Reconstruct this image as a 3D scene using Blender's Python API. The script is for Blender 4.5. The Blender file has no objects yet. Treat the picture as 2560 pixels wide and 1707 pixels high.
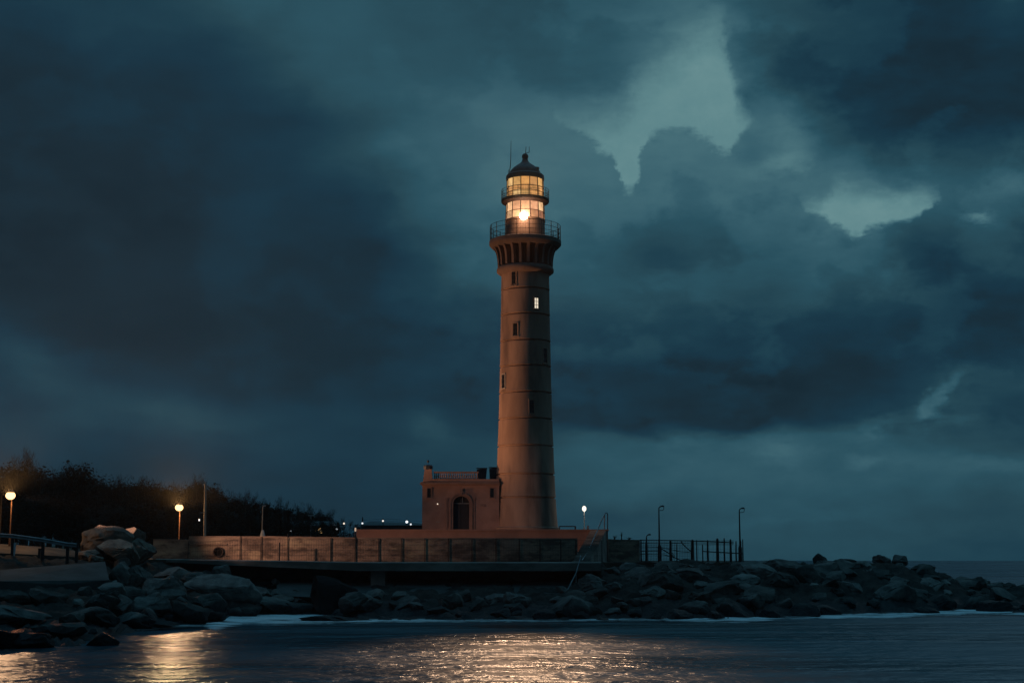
import bpy, bmesh, math, random
from mathutils import Vector, Matrix, noise
R = math.radians
scene = bpy.context.scene
COL = scene.collection
random.seed(7)

# ------------------------------------------------------------------ camera
F = 3600.0                       # focal length in photo pixels (2560 wide)
CAMZ = 5.0
PITCH = math.atan((1385 - 853.5) / F)
cp, sp = math.cos(PITCH), math.sin(PITCH)
cam_d = bpy.data.cameras.new('camera')
cam = bpy.data.objects.new('camera', cam_d)
COL.objects.link(cam)
cam.location = (0, 0, CAMZ)
cam.rotation_euler = (R(90) + PITCH, 0, 0)
cam_d.sensor_width = 36
cam_d.lens = 36 * F / 2560
cam_d.clip_start = 0.5
cam_d.clip_end = 6000
scene.camera = cam

def Zt(py, Y):
    yc = (853.5 - py) / F
    return CAMZ + Y * (sp + yc * cp) / (cp - yc * sp)
def X(px, Y, z=5.0):
    return (px - 1280) / F * (Y * cp + (z - CAMZ) * sp)
def P(px, py, Y):
    z = Zt(py, Y)
    return Vector((X(px, Y, z), Y, z))
def scale_at(Y, z=5.0):          # metres per photo pixel
    return (Y * cp + (z - CAMZ) * sp) / F
def azel(px, py):
    xc = (px - 1280) / F; yc = (853.5 - py) / F
    d = Vector((xc, cp - yc * sp, sp + yc * cp)).normalized()
    return math.degrees(math.atan2(d.x, d.y)), math.degrees(math.asin(d.z))

# ------------------------------------------------------------------ world
SKY_GAIN = 1.0
world = bpy.data.worlds.new("World")
scene.world = world
world.use_nodes = True
nt = world.node_tree
nt.nodes.clear()
def nd(tree, t, **kw):
    n = tree.nodes.new(t)
    for k, v in kw.items():
        setattr(n, k, v)
    return n
def setin(tree, sock, v):
    if hasattr(v, 'is_output'):
        tree.links.new(v, sock)
    else:
        sock.default_value = v
def M(tree, op, a, b=None, c=None, clamp=False):
    n = nd(tree, 'ShaderNodeMath', operation=op, use_clamp=clamp)
    setin(tree, n.inputs[0], a)
    if b is not None: setin(tree, n.inputs[1], b)
    if c is not None: setin(tree, n.inputs[2], c)
    return n.outputs[0]
def SS(tree, v, a, b, lo=0.0, hi=1.0):
    n = nd(tree, 'ShaderNodeMapRange', interpolation_type='SMOOTHSTEP')
    setin(tree, n.inputs['Value'], v)
    n.inputs['From Min'].default_value = a; n.inputs['From Max'].default_value = b
    n.inputs['To Min'].default_value = lo; n.inputs['To Max'].default_value = hi
    return n.outputs[0]
def LERP(tree, a, b, f):
    n = nd(tree, 'ShaderNodeMix', data_type='FLOAT')
    setin(tree, n.inputs[0], f); setin(tree, n.inputs[2], a); setin(tree, n.inputs[3], b)
    return n.outputs[0]
def NOISE(tree, vec, scale, detail=3.0, rough=0.5):
    n = nd(tree, 'ShaderNodeTexNoise')
    setin(tree, n.inputs['Vector'], vec)
    n.inputs['Scale'].default_value = scale
    n.inputs['Detail'].default_value = detail
    n.inputs['Roughness'].default_value = rough
    return n.outputs['Fac'] if 'Fac' in n.outputs else n.outputs[0]
def CURVE(tree, t, pts):
    n = nd(tree, 'ShaderNodeFloatCurve')
    c = n.mapping.curves[0]
    pts = sorted(pts)
    while len(c.points) < len(pts):
        c.points.new(0.5, 0.5)
    for p, (x, y) in zip(c.points, pts):
        p.location = (x, y); p.handle_type = 'AUTO_CLAMPED'
    n.mapping.update()
    n.inputs['Factor'].default_value = 1.0
    setin(tree, n.inputs['Value'], t)
    return n.outputs[0]
def lin(c):
    return tuple((v / 255 / 12.92) if v / 255 <= 0.04045 else ((v / 255 + 0.055) / 1.055) ** 2.4 for v in c)

tc = nd(nt, 'ShaderNodeTexCoord')
D = tc.outputs['Generated']
sep = nd(nt, 'ShaderNodeSeparateXYZ')
nt.links.new(D, sep.inputs[0])
DEG = 180 / math.pi
az = M(nt, 'MULTIPLY', M(nt, 'ARCTAN2', sep.outputs[0], sep.outputs[1]), DEG)
el = M(nt, 'MULTIPLY', M(nt, 'ARCSINE', sep.outputs[2]), DEG)
stretch = nd(nt, 'ShaderNodeVectorMath', operation='MULTIPLY')
nt.links.new(D, stretch.inputs[0]); stretch.inputs[1].default_value = (1, 1, 2.4)
DS = stretch.outputs[0]
off = nd(nt, 'ShaderNodeVectorMath', operation='ADD')
nt.links.new(DS, off.inputs[0]); off.inputs[1].default_value = (4.3, 1.7, 9.1)
DS2 = off.outputs[0]
n1 = M(nt, 'SUBTRACT', NOISE(nt, DS, 14, 4, .55), .5)
n2 = M(nt, 'SUBTRACT', NOISE(nt, DS2, 14, 4, .55), .5)
azw = M(nt, 'ADD', az, M(nt, 'MULTIPLY', n1, 4.0))
elw = M(nt, 'ADD', el, M(nt, 'MULTIPLY', n2, 2.2))
def AT(a): return (a + 30) / 60
taz = M(nt, 'DIVIDE', M(nt, 'ADD', azw, 30.0), 60.0)
cols = [0, 213, 427, 640, 853, 1067, 1280, 1493, 1707, 1920, 2133, 2347, 2560]
rows = [
 (-60, [54, 57, 58, 74, 78, 72, 72, 74, 84, 64, 54, 54, 62]),
 (0,   [55, 58, 60, 76, 80, 74, 75, 78, 88, 68, 54, 52, 66]),
 (170, [50, 54, 54, 62, 80, 77, 76, 82, 100, 70, 52, 50, 50]),
 (340, [44, 48, 46, 52, 68, 88, 96, 98, 102, 86, 56, 50, 50]),
 (510, [42, 42, 44, 50, 52, 80, 92, 92, 90, 90, 94, 86, 78]),
 (680, [42, 44, 44, 46, 46, 60, 82, 82, 74, 72, 82, 68, 66]),
 (850, [46, 44, 44, 44, 46, 48, 58, 60, 60, 56, 58, 54, 50]),
 (960, [54, 52, 50, 47, 48, 48, 48, 45, 43, 44, 48, 60, 58]),
 (1050, [52, 60, 58, 57, 53, 56, 48, 48, 44, 44, 56, 62, 50]),
 (1110, [56, 53, 52, 52, 50, 58, 62, 74, 78, 84, 82, 74, 62]),
 (1190, [50, 48, 48, 48, 50, 54, 66, 78, 84, 83, 82, 82, 78]),
 (1300, [46, 47, 48, 49, 50, 53, 62, 66, 70, 73, 72, 71, 69]),
 (1400, [44, 45, 46, 48, 49, 51, 58, 62, 66, 68, 68, 65, 62]),
]
V = None; pel = None
for py, vals in rows:
    pts = [(AT(azel(px, py)[0]), v / 160) for px, v in zip(cols, vals)]
    pts = [(0, pts[0][1])] + pts + [(1, pts[-1][1])]
    c = CURVE(nt, taz, pts)
    e = azel(1280, py)[1]
    if V is None: V = c
    else: V = LERP(nt, V, c, SS(nt, elw, pel, e))
    pel = e
# cloud texture: broad billows
tex = M(nt, 'SUBTRACT', NOISE(nt, DS, 9, 6, .55), .5)
V = M(nt, 'ADD', V, M(nt, 'MULTIPLY', tex, 0.10))
# smaller billows, stronger towards the north-east half of the deck
bil = M(nt, 'SUBTRACT', NOISE(nt, DS2, 24, 7, .62), .48)
V = M(nt, 'ADD', V, M(nt, 'MULTIPLY', bil, SS(nt, az, -12, 6, .05, .12)))
# cauliflower edges of the nearer cloud heads, north-east half
st2 = nd(nt, 'ShaderNodeVectorMath', operation='MULTIPLY_ADD')
nt.links.new(D, st2.inputs[0]); st2.inputs[1].default_value = (1, 1, 1.45); st2.inputs[2].default_value = (2.2, 6.1, .7)
heads = SS(nt, NOISE(nt, st2.outputs[0], 11, 8, .56), .47, .56, -.5, .5)
V = M(nt, 'ADD', V, M(nt, 'MULTIPLY', M(nt, 'MULTIPLY', heads, SS(nt, az, -7, 6, .02, .06)), SS(nt, el, 2.5, 7)))
# faint local wisps
def blob(px, py, sx, sy, rot, amp):
    global V
    a0, e0 = azel(px, py)
    k = 3600 * math.pi / 180
    dx = M(nt, 'SUBTRACT', azf, a0); dy = M(nt, 'SUBTRACT', elf, e0)
    c, s = math.cos(R(rot)), math.sin(R(rot))
    u = M(nt, 'ADD', M(nt, 'MULTIPLY', dx, c * k / sx), M(nt, 'MULTIPLY', dy, s * k / sx))
    v = M(nt, 'ADD', M(nt, 'MULTIPLY', dx, -s * k / sy), M(nt, 'MULTIPLY', dy, c * k / sy))
    r2 = M(nt, 'ADD', M(nt, 'MULTIPLY', u, u), M(nt, 'MULTIPLY', v, v))
    g = M(nt, 'EXPONENT', M(nt, 'MULTIPLY', r2, -1.0))
    V = M(nt, 'ADD', V, M(nt, 'MULTIPLY', g, amp / 160))
n3 = M(nt, 'SUBTRACT', NOISE(nt, D, 36, 8, .68), .5)
n4 = M(nt, 'SUBTRACT', NOISE(nt, DS2, 36, 8, .68), .5)
azf = M(nt, 'ADD', az, M(nt, 'MULTIPLY', n3, 1.9))
elf = M(nt, 'ADD', el, M(nt, 'MULTIPLY', n4, 1.5))
for b in [(2350, 990, 70, 17, 50, 30), (2318, 1030, 28, 26, 0, 16), (2190, 1058, 60, 26, 15, 20), (2340, 1045, 120, 14, 0, 12),
          (1945, 1130, 75, 24, -12, 15), (1690, 1085, 90, 18, 0, 10), (2170, 1150, 50, 17, 10, 12), (1065, 1055, 32, 46, 40, 12),
          (440, 1030, 260, 40, -12, 9), (40, 890, 130, 40, -35, 9), (2030, 1290, 260, 14, 5, 4), (2560, 1165, 260, 18, -3, 8),
          (1980, 350, 60, 60, 30, 20), (1880, 170, 60, 40, 30, 16), (1960, 410, 80, 25, 10, 20), (2445, 545, 42, 13, -8, 34),
          (2530, 460, 60, 26, 20, 12), (2500, 40, 100, 60, 0, 8), (1320, 560, 90, 120, 0, 8), (2330, 660, 120, 60, -30, -14),
          (1640, 620, 120, 80, 0, -10), (2060, 560, 90, 50, 0, 6)]:
    blob(*b)
# crisp-edged gaps in the deck (upper / lower outline over azimuth)
def ET(e): return (e + 2) / 34
def gap(pts, su, sl, val, namp):
    global V
    up = []; lo = []
    for px, u, l in pts:
        a, e = azel(px, u); up.append((AT(a), ET(e)))
        a, e = azel(px, l); lo.append((AT(a), ET(e)))
    a0 = AT(azel(pts[0][0] - 12, pts[0][1])[0]); a1 = AT(azel(pts[-1][0] + 12, pts[-1][1])[0])
    m0 = (up[0][1] + lo[0][1]) / 2; m1 = (up[-1][1] + lo[-1][1]) / 2
    up = [(0, m0 - .02), (a0, m0 - .02)] + up + [(a1, m1 - .02), (1, m1 - .02)]
    lo = [(0, m0 + .02), (a0, m0 + .02)] + lo + [(a1, m1 + .02), (1, m1 + .02)]
    ta = M(nt, 'DIVIDE', M(nt, 'ADD', M(nt, 'ADD', az, M(nt, 'MULTIPLY', n3, namp)), 30.0), 60.0)
    te = M(nt, 'DIVIDE', M(nt, 'ADD', M(nt, 'ADD', el, M(nt, 'MULTIPLY', n4, namp)), 2.0), 34.0)
    px1 = 1 / 3600 * DEG / 34
    mu = SS(nt, M(nt, 'SUBTRACT', CURVE(nt, ta, up), te), -su * .35 * px1, su * px1)
    ml = SS(nt, M(nt, 'SUBTRACT', te, CURVE(nt, ta, lo)), -sl * .35 * px1, sl * px1)
    V = LERP(nt, V, M(nt, 'ADD', val / 160, M(nt, 'ADD', M(nt, 'MULTIPLY', tex, .14), M(nt, 'MULTIPLY', n3, .10))), M(nt, 'MULTIPLY', mu, ml))
gap([(1385, 297, 303), (1450, 272, 340), (1500, 248, 380), (1532, 232, 400), (1548, 222, 470), (1570, 198, 484), (1592, 160, 452), (1610, 145, 400),
     (1632, 130, 348), (1690, 80, 335), (1740, 40, 345), (1785, 12, 380), (1812, 50, 398), (1835, 170, 372), (1860, 250, 345), (1882, 305, 325)], 150, 24, 137, 1.7)
gap([(1990, 503, 512), (2020, 492, 540), (2055, 482, 548), (2085, 446, 568), (2115, 450, 588), (2140, 458, 600), (2165, 462, 580), (2200, 466, 572),
     (2250, 464, 566), (2290, 456, 540), (2325, 462, 505), (2345, 472, 482)], 60, 20, 136, 1.4)

V = M(nt, 'MULTIPLY', V, 1.0, clamp=True)
ramp = nd(nt, 'ShaderNodeValToRGB')
nt.links.new(V, ramp.inputs[0])
stops = [(0, (4, 12, 20)), (36, (17, 36, 47)), (44, (22, 43, 55)), (52, (22, 52, 68)), (60, (27, 60, 75)), (70, (36, 70, 83)),
         (80, (41, 80, 94)), (92, (54, 93, 106)), (106, (68, 107, 117)), (134, (93, 133, 138)), (160, (125, 160, 160))]
cr = ramp.color_ramp
cr.interpolation = 'LINEAR'
while len(cr.elements) < len(stops): cr.elements.new(0.5)
for e, (p, c) in zip(cr.elements, stops):
    e.position = p / 160; e.color = (*lin(c), 1)
# sky behind the viewer (east) is already deeper in the night
back = SS(nt, sep.outputs[1], -0.35, 0.75, 0.60, 1.0)
high = SS(nt, sep.outputs[2], 0.55, 0.95, 1.0, 6.5)
gain = M(nt, 'MULTIPLY', M(nt, 'MULTIPLY', back, high), SKY_GAIN)
sky = nd(nt, 'ShaderNodeTexSky', sky_type='NISHITA')
sky.sun_disc = False
sky.sun_elevation = R(-3.0)
sky.sun_rotation = R(9.0)
bg1 = nd(nt, 'ShaderNodeBackground'); bg2 = nd(nt, 'ShaderNodeBackground')
nt.links.new(ramp.outputs[0], bg1.inputs[0]); nt.links.new(gain, bg1.inputs[1])
nt.links.new(sky.outputs[0], bg2.inputs[0]); bg2.inputs[1].default_value = 0.004
ads = nd(nt, 'ShaderNodeAddShader'); out = nd(nt, 'ShaderNodeOutputWorld')
nt.links.new(bg1.outputs[0], ads.inputs[0]); nt.links.new(bg2.outputs[0], ads.inputs[1])
nt.links.new(ads.outputs[0], out.inputs[0])
world.cycles.sampling_method = 'MANUAL'
world.cycles.sample_map_resolution = 512

# last twilight coming through the break in the cloud
sun_d = bpy.data.lights.new('sun', 'SUN'); sun_d.energy = 0.04; sun_d.angle = R(25); sun_d.color = (.75, .92, 1)
sun = bpy.data.objects.new('sun', sun_d); COL.objects.link(sun)
sun.rotation_euler = (R(68), 0, R(180 - 25))

scene.view_settings.view_transform = 'Standard'
scene.view_settings.look = 'None'
scene.view_settings.exposure = 0
scene.view_settings.gamma = 1
cy = scene.cycles
cy.max_bounces = 5; cy.diffuse_bounces = 2; cy.glossy_bounces = 2; cy.volume_bounces = 0; cy.transparent_max_bounces = 12
cy.sample_clamp_indirect = 2.0; cy.sample_clamp_direct = 0
cy.use_denoising = True
cy.caustics_reflective = False; cy.caustics_refractive = False
cy.volume_step_rate = 5

# ------------------------------------------------------------------ materials
def mat(name, c1, c2=None, scale=1.0, rough=0.8, bump=0.0, bscale=None, stretch=(1, 1, 1), metal=0.0, spec=0.3, detail=6, contrast=(.35, .65), c3=None, s3=.25):
    m = bpy.data.materials.new(name); m.use_nodes = True
    t = m.node_tree; b = t.nodes['Principled BSDF']
    b.inputs['Roughness'].default_value = rough
    b.inputs['Metallic'].default_value = metal
    b.inputs['Specular IOR Level'].default_value = spec
    if c2 is None: c2 = tuple(v * .7 for v in c1)
    g = nd(t, 'ShaderNodeNewGeometry')
    vm = nd(t, 'ShaderNodeVectorMath', operation='MULTIPLY')
    t.links.new(g.outputs['Position'], vm.inputs[0]); vm.inputs[1].default_value = stretch
    nf = NOISE(t, vm.outputs[0], scale, detail, .6)
    f = SS(t, nf, contrast[0], contrast[1])
    mx = nd(t, 'ShaderNodeMix', data_type='RGBA')
    t.links.new(f, mx.inputs[0]); mx.inputs[6].default_value = (*c1, 1); mx.inputs[7].default_value = (*c2, 1)
    colr = mx.outputs[2]
    if c3:
        f3 = SS(t, NOISE(t, vm.outputs[0], scale * s3, 4, .6), .5, .68)
        m3 = nd(t, 'ShaderNodeMix', data_type='RGBA')
        t.links.new(f3, m3.inputs[0]); t.links.new(colr, m3.inputs[6]); m3.inputs[7].default_value = (*c3, 1)
        colr = m3.outputs[2]
    t.links.new(colr, b.inputs['Base Color'])
    if bump:
        bp = nd(t, 'ShaderNodeBump')
        bp.inputs['Strength'].default_value = 1.0; bp.inputs['Distance'].default_value = bump
        t.links.new(NOISE(t, vm.outputs[0], bscale or scale * 3, 6, .65), bp.inputs['Height'])
        t.links.new(bp.outputs[0], b.inputs['Normal'])
    return m
def emit(name, col, strength, attr=None, noise_amt=0.0):
    m = bpy.data.materials.new(name); m.use_nodes = True
    t = m.node_tree; t.nodes.clear()
    e = nd(t, 'ShaderNodeEmission'); o = nd(t, 'ShaderNodeOutputMaterial')
    e.inputs[0].default_value = (*col, 1); e.inputs[1].default_value = strength
    if attr:
        a = nd(t, 'ShaderNodeAttribute', attribute_name=attr)
        g = nd(t, 'ShaderNodeNewGeometry')
        nf = SS(t, NOISE(t, g.outputs['Position'], 2.2, 5, .6), .3, .7, 1 - noise_amt, 1 + noise_amt)
        t.links.new(a.outputs['Color'], e.inputs[0])
        t.links.new(M(t, 'MULTIPLY', nf, strength), e.inputs[1])
    t.links.new(e.outputs[0], o.inputs[0])
    return m
MT = {}
MT['tower'] = mat('tower_plaster', (.44, .285, .215), (.33, .21, .16), .5, .9, .015, 6, (1, 1, .22), c3=(.19, .125, .10), s3=.7, contrast=(.40, .60))
MT['house'] = mat('house_plaster', (.40, .235, .195), (.30, .175, .145), .7, .9, .01, 7, c3=(.27, .16, .13))
MT['stone'] = mat('corbel_stone', (.30, .20, .165), (.22, .15, .125), .9, .9, .01, 6)
MT['darkshade'] = mat('dark_shade_stone', (.06, .045, .04), (.04, .03, .028), .9, .95)  # corbel gap shade put into the colour; also the dark drain pipe
MT['trim'] = mat('trim_stone', (.32, .19, .155), (.25, .15, .125), 1.2, .9)
MT['iron'] = mat('dark_iron', (.035, .038, .045), (.05, .04, .035), 2, .6, metal=.2)
MT['rust'] = mat('rusty_iron', (.10, .05, .035), (.06, .035, .03), 3, .7)
MT['roof'] = mat('lead_roof', (.03, .04, .055), (.045, .055, .07), 1.5, .5, .008, 8)
MT['pane_dark'] = mat('dark_glass', (.012, .014, .018), (.02, .022, .026), 3, .2, spec=.5)
MT['door'] = mat('dark_door_wood', (.03, .032, .042), (.02, .02, .028), 3, .6, stretch=(6, 6, 1))
MT['wall'] = mat('weathered_wall', (.34, .25, .19), (.12, .09, .075), .9, .95, .05, 5, (.7, 1, 1.6), c3=(.46, .36, .25), s3=.45, contrast=(.38, .62), detail=9)
MT['cope'] = mat('wall_coping', (.30, .22, .17), (.20, .15, .12), .8, .95, .02, 6)
MT['terrace'] = mat('terrace_plaster', (.34, .19, .145), (.26, .15, .12), .5, .95, .01, 6)
MT['concrete'] = mat('quay_concrete', (.34, .30, .265), (.17, .155, .14), .6, .95, .03, 5, (.4, 1, 1))
MT['paleconc'] = mat('pale_concrete', (.36, .29, .26), (.28, .23, .21), 1.0, .95, .01, 6)
MT['dirt'] = mat('rough_ground', (.13, .105, .08), (.06, .05, .042), .35, 1, .06, 2.5)
MT['post'] = mat('dark_post', (.045, .04, .04), (.03, .028, .03), 4, .8)
MT['wire'] = mat('fence_wire', (.05, .05, .055), (.04, .04, .045), 4, .7)
MT['screen'] = mat('wire_screen', (.05, .07, .085), (.035, .05, .065), 3, .8)
MT['galv'] = mat('galvanised_steel', (.30, .32, .34), (.2, .2, .21), 2, .6, metal=.3)
MT['palepost'] = mat('pale_pole', (.55, .45, .38), (.42, .34, .29), 2, .7)
MT['white'] = mat('white_paint', (.72, .72, .74), (.55, .55, .58), 3, .7)
MT['bark'] = mat('bark', (.05, .04, .034), (.03, .025, .022), 3, 1)
MT['leaf'] = mat('dark_foliage', (.016, .017, .014), (.009, .010, .009), .6, .9, spec=.1)
MT['twig'] = mat('bare_twigs', (.022, .019, .017), (.014, .012, .011), .6, .9, spec=.1)
MT['weed'] = mat('dry_weed', (.07, .06, .035), (.04, .045, .025), 2, .9)
MT['shed'] = mat('shed_cladding', (.05, .055, .065), (.035, .04, .05), 1, .8)

def rock_mat(name, c1, c2, wet=True):
    m = bpy.data.materials.new(name); m.use_nodes = True
    t = m.node_tree; b = t.nodes['Principled BSDF']
    g = nd(t, 'ShaderNodeNewGeometry'); oi = nd(t, 'ShaderNodeObjectInfo')
    pos = g.outputs['Position']
    f = SS(t, NOISE(t, pos, .9, 7, .65), .35, .65)
    mx = nd(t, 'ShaderNodeMix', data_type='RGBA'); t.links.new(f, mx.inputs[0])
    mx.inputs[6].default_value = (*c1, 1); mx.inputs[7].default_value = (*c2, 1)
    hv = nd(t, 'ShaderNodeHueSaturation'); t.links.new(mx.outputs[2], hv.inputs['Color'])
    t.links.new(M(t, 'ADD', M(t, 'MULTIPLY', oi.outputs['Random'], .9), .55), hv.inputs['Value'])
    sx = nd(t, 'ShaderNodeSeparateXYZ'); t.links.new(pos, sx.inputs[0])
    colr = hv.outputs[0]
    if wet:   # tide band: black weed and wet rock near the waterline
        h = M(t, 'ADD', sx.outputs[2], M(t, 'MULTIPLY', M(t, 'SUBTRACT', NOISE(t, pos, .5, 4), .5), 2.2))
        wf = SS(t, h, .5, 1.7)
        m2 = nd(t, 'ShaderNodeMix', data_type='RGBA'); t.links.new(wf, m2.inputs[0])
        m2.inputs[6].default_value = (.026, .028, .031, 1); t.links.new(colr, m2.inputs[7])
        colr = m2.outputs[2]
        t.links.new(LERP(t, .55, .9, wf), b.inputs['Roughness'])
        b.inputs['Specular IOR Level'].default_value = .12
    else:
        b.inputs['Roughness'].default_value = .95
        b.inputs['Specular IOR Level'].default_value = .1
    t.links.new(colr, b.inputs['Base Color'])
    bp = nd(t, 'ShaderNodeBump'); bp.inputs['Distance'].default_value = .22
    t.links.new(NOISE(t, pos, 2.0, 10, .72), bp.inputs['Height']); t.links.new(bp.outputs[0], b.inputs['Normal'])
    return m
MT['rock'] = rock_mat('granite', (.20, .185, .17), (.095, .09, .085))
MT['rockpale'] = rock_mat('pale_granite', (.27, .22, .18), (.14, .115, .10), False)
MT['rockdark'] = rock_mat('wet_black_rock', (.03, .03, .03), (.018, .018, .02))
MT['shore'] = rock_mat('shore_rubble', (.085, .08, .072), (.035, .034, .032))

# ------------------------------------------------------------------ mesh builder
ORG = {}
class MB:
    def __init__(self):
        self.v = []; self.f = []; self.tint = {}
    def add(self, vs, fs):
        n = len(self.v); self.v += [tuple(p) for p in vs]; self.f += [tuple(i + n for i in f) for f in fs]
        return self
    def box(self, x0, x1, y0, y1, z0, z1):
        return self.add([(x0, y0, z0), (x1, y0, z0), (x1, y1, z0), (x0, y1, z0), (x0, y0, z1), (x1, y0, z1), (x1, y1, z1), (x0, y1, z1)],
                        [(0, 3, 2, 1), (4, 5, 6, 7), (0, 1, 5, 4), (1, 2, 6, 5), (2, 3, 7, 6), (3, 0, 4, 7)])
    def obox(self, c, ax, ay, az_, hx, hy, hz):
        c = Vector(c); vs = []
        for k in (-1, 1):
            for i, j in ((-1, -1), (1, -1), (1, 1), (-1, 1)):
                vs.append(c + ax * (i * hx) + ay * (j * hy) + az_ * (k * hz))
        return self.add(vs, [(0, 3, 2, 1), (4, 5, 6, 7), (0, 1, 5, 4), (1, 2, 6, 5), (2, 3, 7, 6), (3, 0, 4, 7)])
    def tube(self, p0, p1, r0, r1=None, n=8, cap=True):
        p0 = Vector(p0); p1 = Vector(p1); r1 = r0 if r1 is None else r1
        d = (p1 - p0).normalized()
        a = d.orthogonal().normalized(); b = d.cross(a)
        vs = []
        for p, r in ((p0, r0), (p1, r1)):
            for i in range(n):
                t = 2 * math.pi * i / n
                vs.append(p + a * (r * math.cos(t)) + b * (r * math.sin(t)))
        fs = [(i, (i + 1) % n, n + (i + 1) % n, n + i) for i in range(n)]
        if cap: fs += [tuple(range(n - 1, -1, -1)), tuple(range(n, 2 * n))]
        return self.add(vs, fs)
    def path(self, pts, r, n=6):
        pts = [Vector(p) for p in pts]; rs = r if isinstance(r, (list, tuple)) else [r] * len(pts)
        vs = []; m = len(pts); a = None
        for i, p in enumerate(pts):
            d = (pts[min(i + 1, m - 1)] - pts[max(i - 1, 0)]).normalized()
            if a is None: a = d.orthogonal().normalized()
            else: a = (a - d * a.dot(d)).normalized()
            b = d.cross(a)
            for k in range(n):
                t = 2 * math.pi * k / n
                vs.append(p + a * (rs[i] * math.cos(t)) + b * (rs[i] * math.sin(t)))
        fs = [(i * n + k, i * n + (k + 1) % n, (i + 1) * n + (k + 1) % n, (i + 1) * n + k) for i in range(m - 1) for k in range(n)]
        fs += [tuple(range(n - 1, -1, -1)), tuple(range((m - 1) * n, m * n))]
        return self.add(vs, fs)
    def lathe(self, prof, c, n=64, closed=False, a0=0.0):
        vs = []; m = len(prof)
        for r, z in prof:
            for i in range(n):
                t = a0 + 2 * math.pi * i / n
                vs.append((c[0] + r * math.sin(t), c[1] - r * math.cos(t), z))
        fs = []
        for j in range(m if closed else m - 1):
            k = (j + 1) % m
            for i in range(n):
                i2 = (i + 1) % n
                fs.append((j * n + i, j * n + i2, k * n + i2, k * n + i))
        if not closed:
            if prof[0][0] > 1e-4: fs.append(tuple(range(n - 1, -1, -1)))
            if prof[-1][0] > 1e-4: fs.append(tuple((m - 1) * n + i for i in range(n)))
        return self.add(vs, fs)
    def ring(self, c, R0, z, r, n=40, k=6):
        vs = []
        for i in range(n):
            t = 2 * math.pi * i / n
            for j in range(k):
                q = 2 * math.pi * j / k
                rr = R0 + r * math.cos(q)
                vs.append((c[0] + rr * math.sin(t), c[1] - rr * math.cos(t), z + r * math.sin(q)))
        fs = [(i * k + j, ((i + 1) % n) * k + j, ((i + 1) % n) * k + (j + 1) % k, i * k + (j + 1) % k) for i in range(n) for j in range(k)]
        return self.add(vs, fs)
    def sphere(self, c, r, n=16, m=10, sz=1.0):
        prof = [(max(r * math.sin(math.pi * i / m), 0.0008), c[2] - r * sz * math.cos(math.pi * i / m)) for i in range(m + 1)]
        return self.lathe(prof, c, n)
    def extrude(self, poly, d):     # poly: list of Vector (planar), d: Vector
        n = len(poly); vs = [Vector(p) for p in poly] + [Vector(p) + d for p in poly]
        fs = [tuple(range(n)), tuple(range(2 * n - 1, n - 1, -1))] + [(i, n + i, n + (i + 1) % n, (i + 1) % n) for i in range(n)]
        return self.add(vs, fs)
    def build(self, name, m, parent=None, smooth=None, origin=None):
        me = bpy.data.meshes.new(name)
        o = bpy.data.objects.new(name, me); COL.objects.link(o)
        if parent is not None:
            o.parent = parent; og = ORG[parent]
        else:
            if origin is None:
                xs = [p[0] for p in self.v]; ys = [p[1] for p in self.v]; zs = [p[2] for p in self.v]
                origin = ((min(xs) + max(xs)) / 2, (min(ys) + max(ys)) / 2, min(zs))
            og = Vector(origin); o.location = og
        ORG[o] = Vector(og)
        me.from_pydata([(p[0] - og[0], p[1] - og[1], p[2] - og[2]) for p in self.v], [], self.f)
        me.materials.append(m)
        me.update()
        bm = bmesh.new(); bm.from_mesh(me)
        bmesh.ops.recalc_face_normals(bm, faces=bm.faces); bm.to_mesh(me); bm.free()
        if smooth is not None:
            me.polygons.foreach_set('use_smooth', [True] * len(me.polygons))
            if smooth < 179: me.set_sharp_from_angle(angle=R(smooth))
        return o
def tag(o, label=None, cat=None, group=None, kind=None):
    if label: o['label'] = label
    if cat: o['category'] = cat
    if group: o['group'] = group
    if kind: o['kind'] = kind
    return o
def thing(name, loc, label, cat, group=None):
    o = bpy.data.objects.new(name, None); COL.objects.link(o)
    o.empty_display_size = .5
    o.location = loc; ORG[o] = Vector(loc)
    return tag(o, label, cat, group)
def dup(o, loc, rz=0, sc=(1, 1, 1), label=None, group=None):
    def rec(s, par):
        c = s.copy(); COL.objects.link(c)
        if par is not None: c.parent = par
        for ch in s.children: rec(ch, c)
        return c
    c = rec(o, None); c.location = loc
    c.rotation_euler = (0, 0, rz) if not isinstance(rz, tuple) else rz
    c.scale = sc
    if label: c['label'] = label
    if group: c['group'] = group
    return c
def light(name, kind, loc, energy, col, parent=None, target=None, size=50, blend=.5, rad=.15):
    d = bpy.data.lights.new(name, kind); d.energy = energy; d.color = col; d.shadow_soft_size = rad
    if kind == 'SPOT': d.spot_size = R(size); d.spot_blend = blend
    o = bpy.data.objects.new(name, d); COL.objects.link(o)
    loc = Vector(loc)
    if target is not None:
        o.rotation_euler = (Vector(target) - loc).to_track_quat('-Z', 'Y').to_euler()
    if parent is not None:
        o.parent = parent; o.location = loc - ORG[parent]
    else: o.location = loc
    return o
def interp(tab, x):
    if x <= tab[0][0]: return tab[0][1]
    for (a, va), (b, vb) in zip(tab, tab[1:]):
        if x <= b:
            t = (x - a) / (b - a)
            if isinstance(va, (int, float)): return va + (vb - va) * t
            return [tuple(p + (q - p) * t for p, q in zip(m, n)) for m, n in zip(va, vb)]
    return tab[-1][1]

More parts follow.
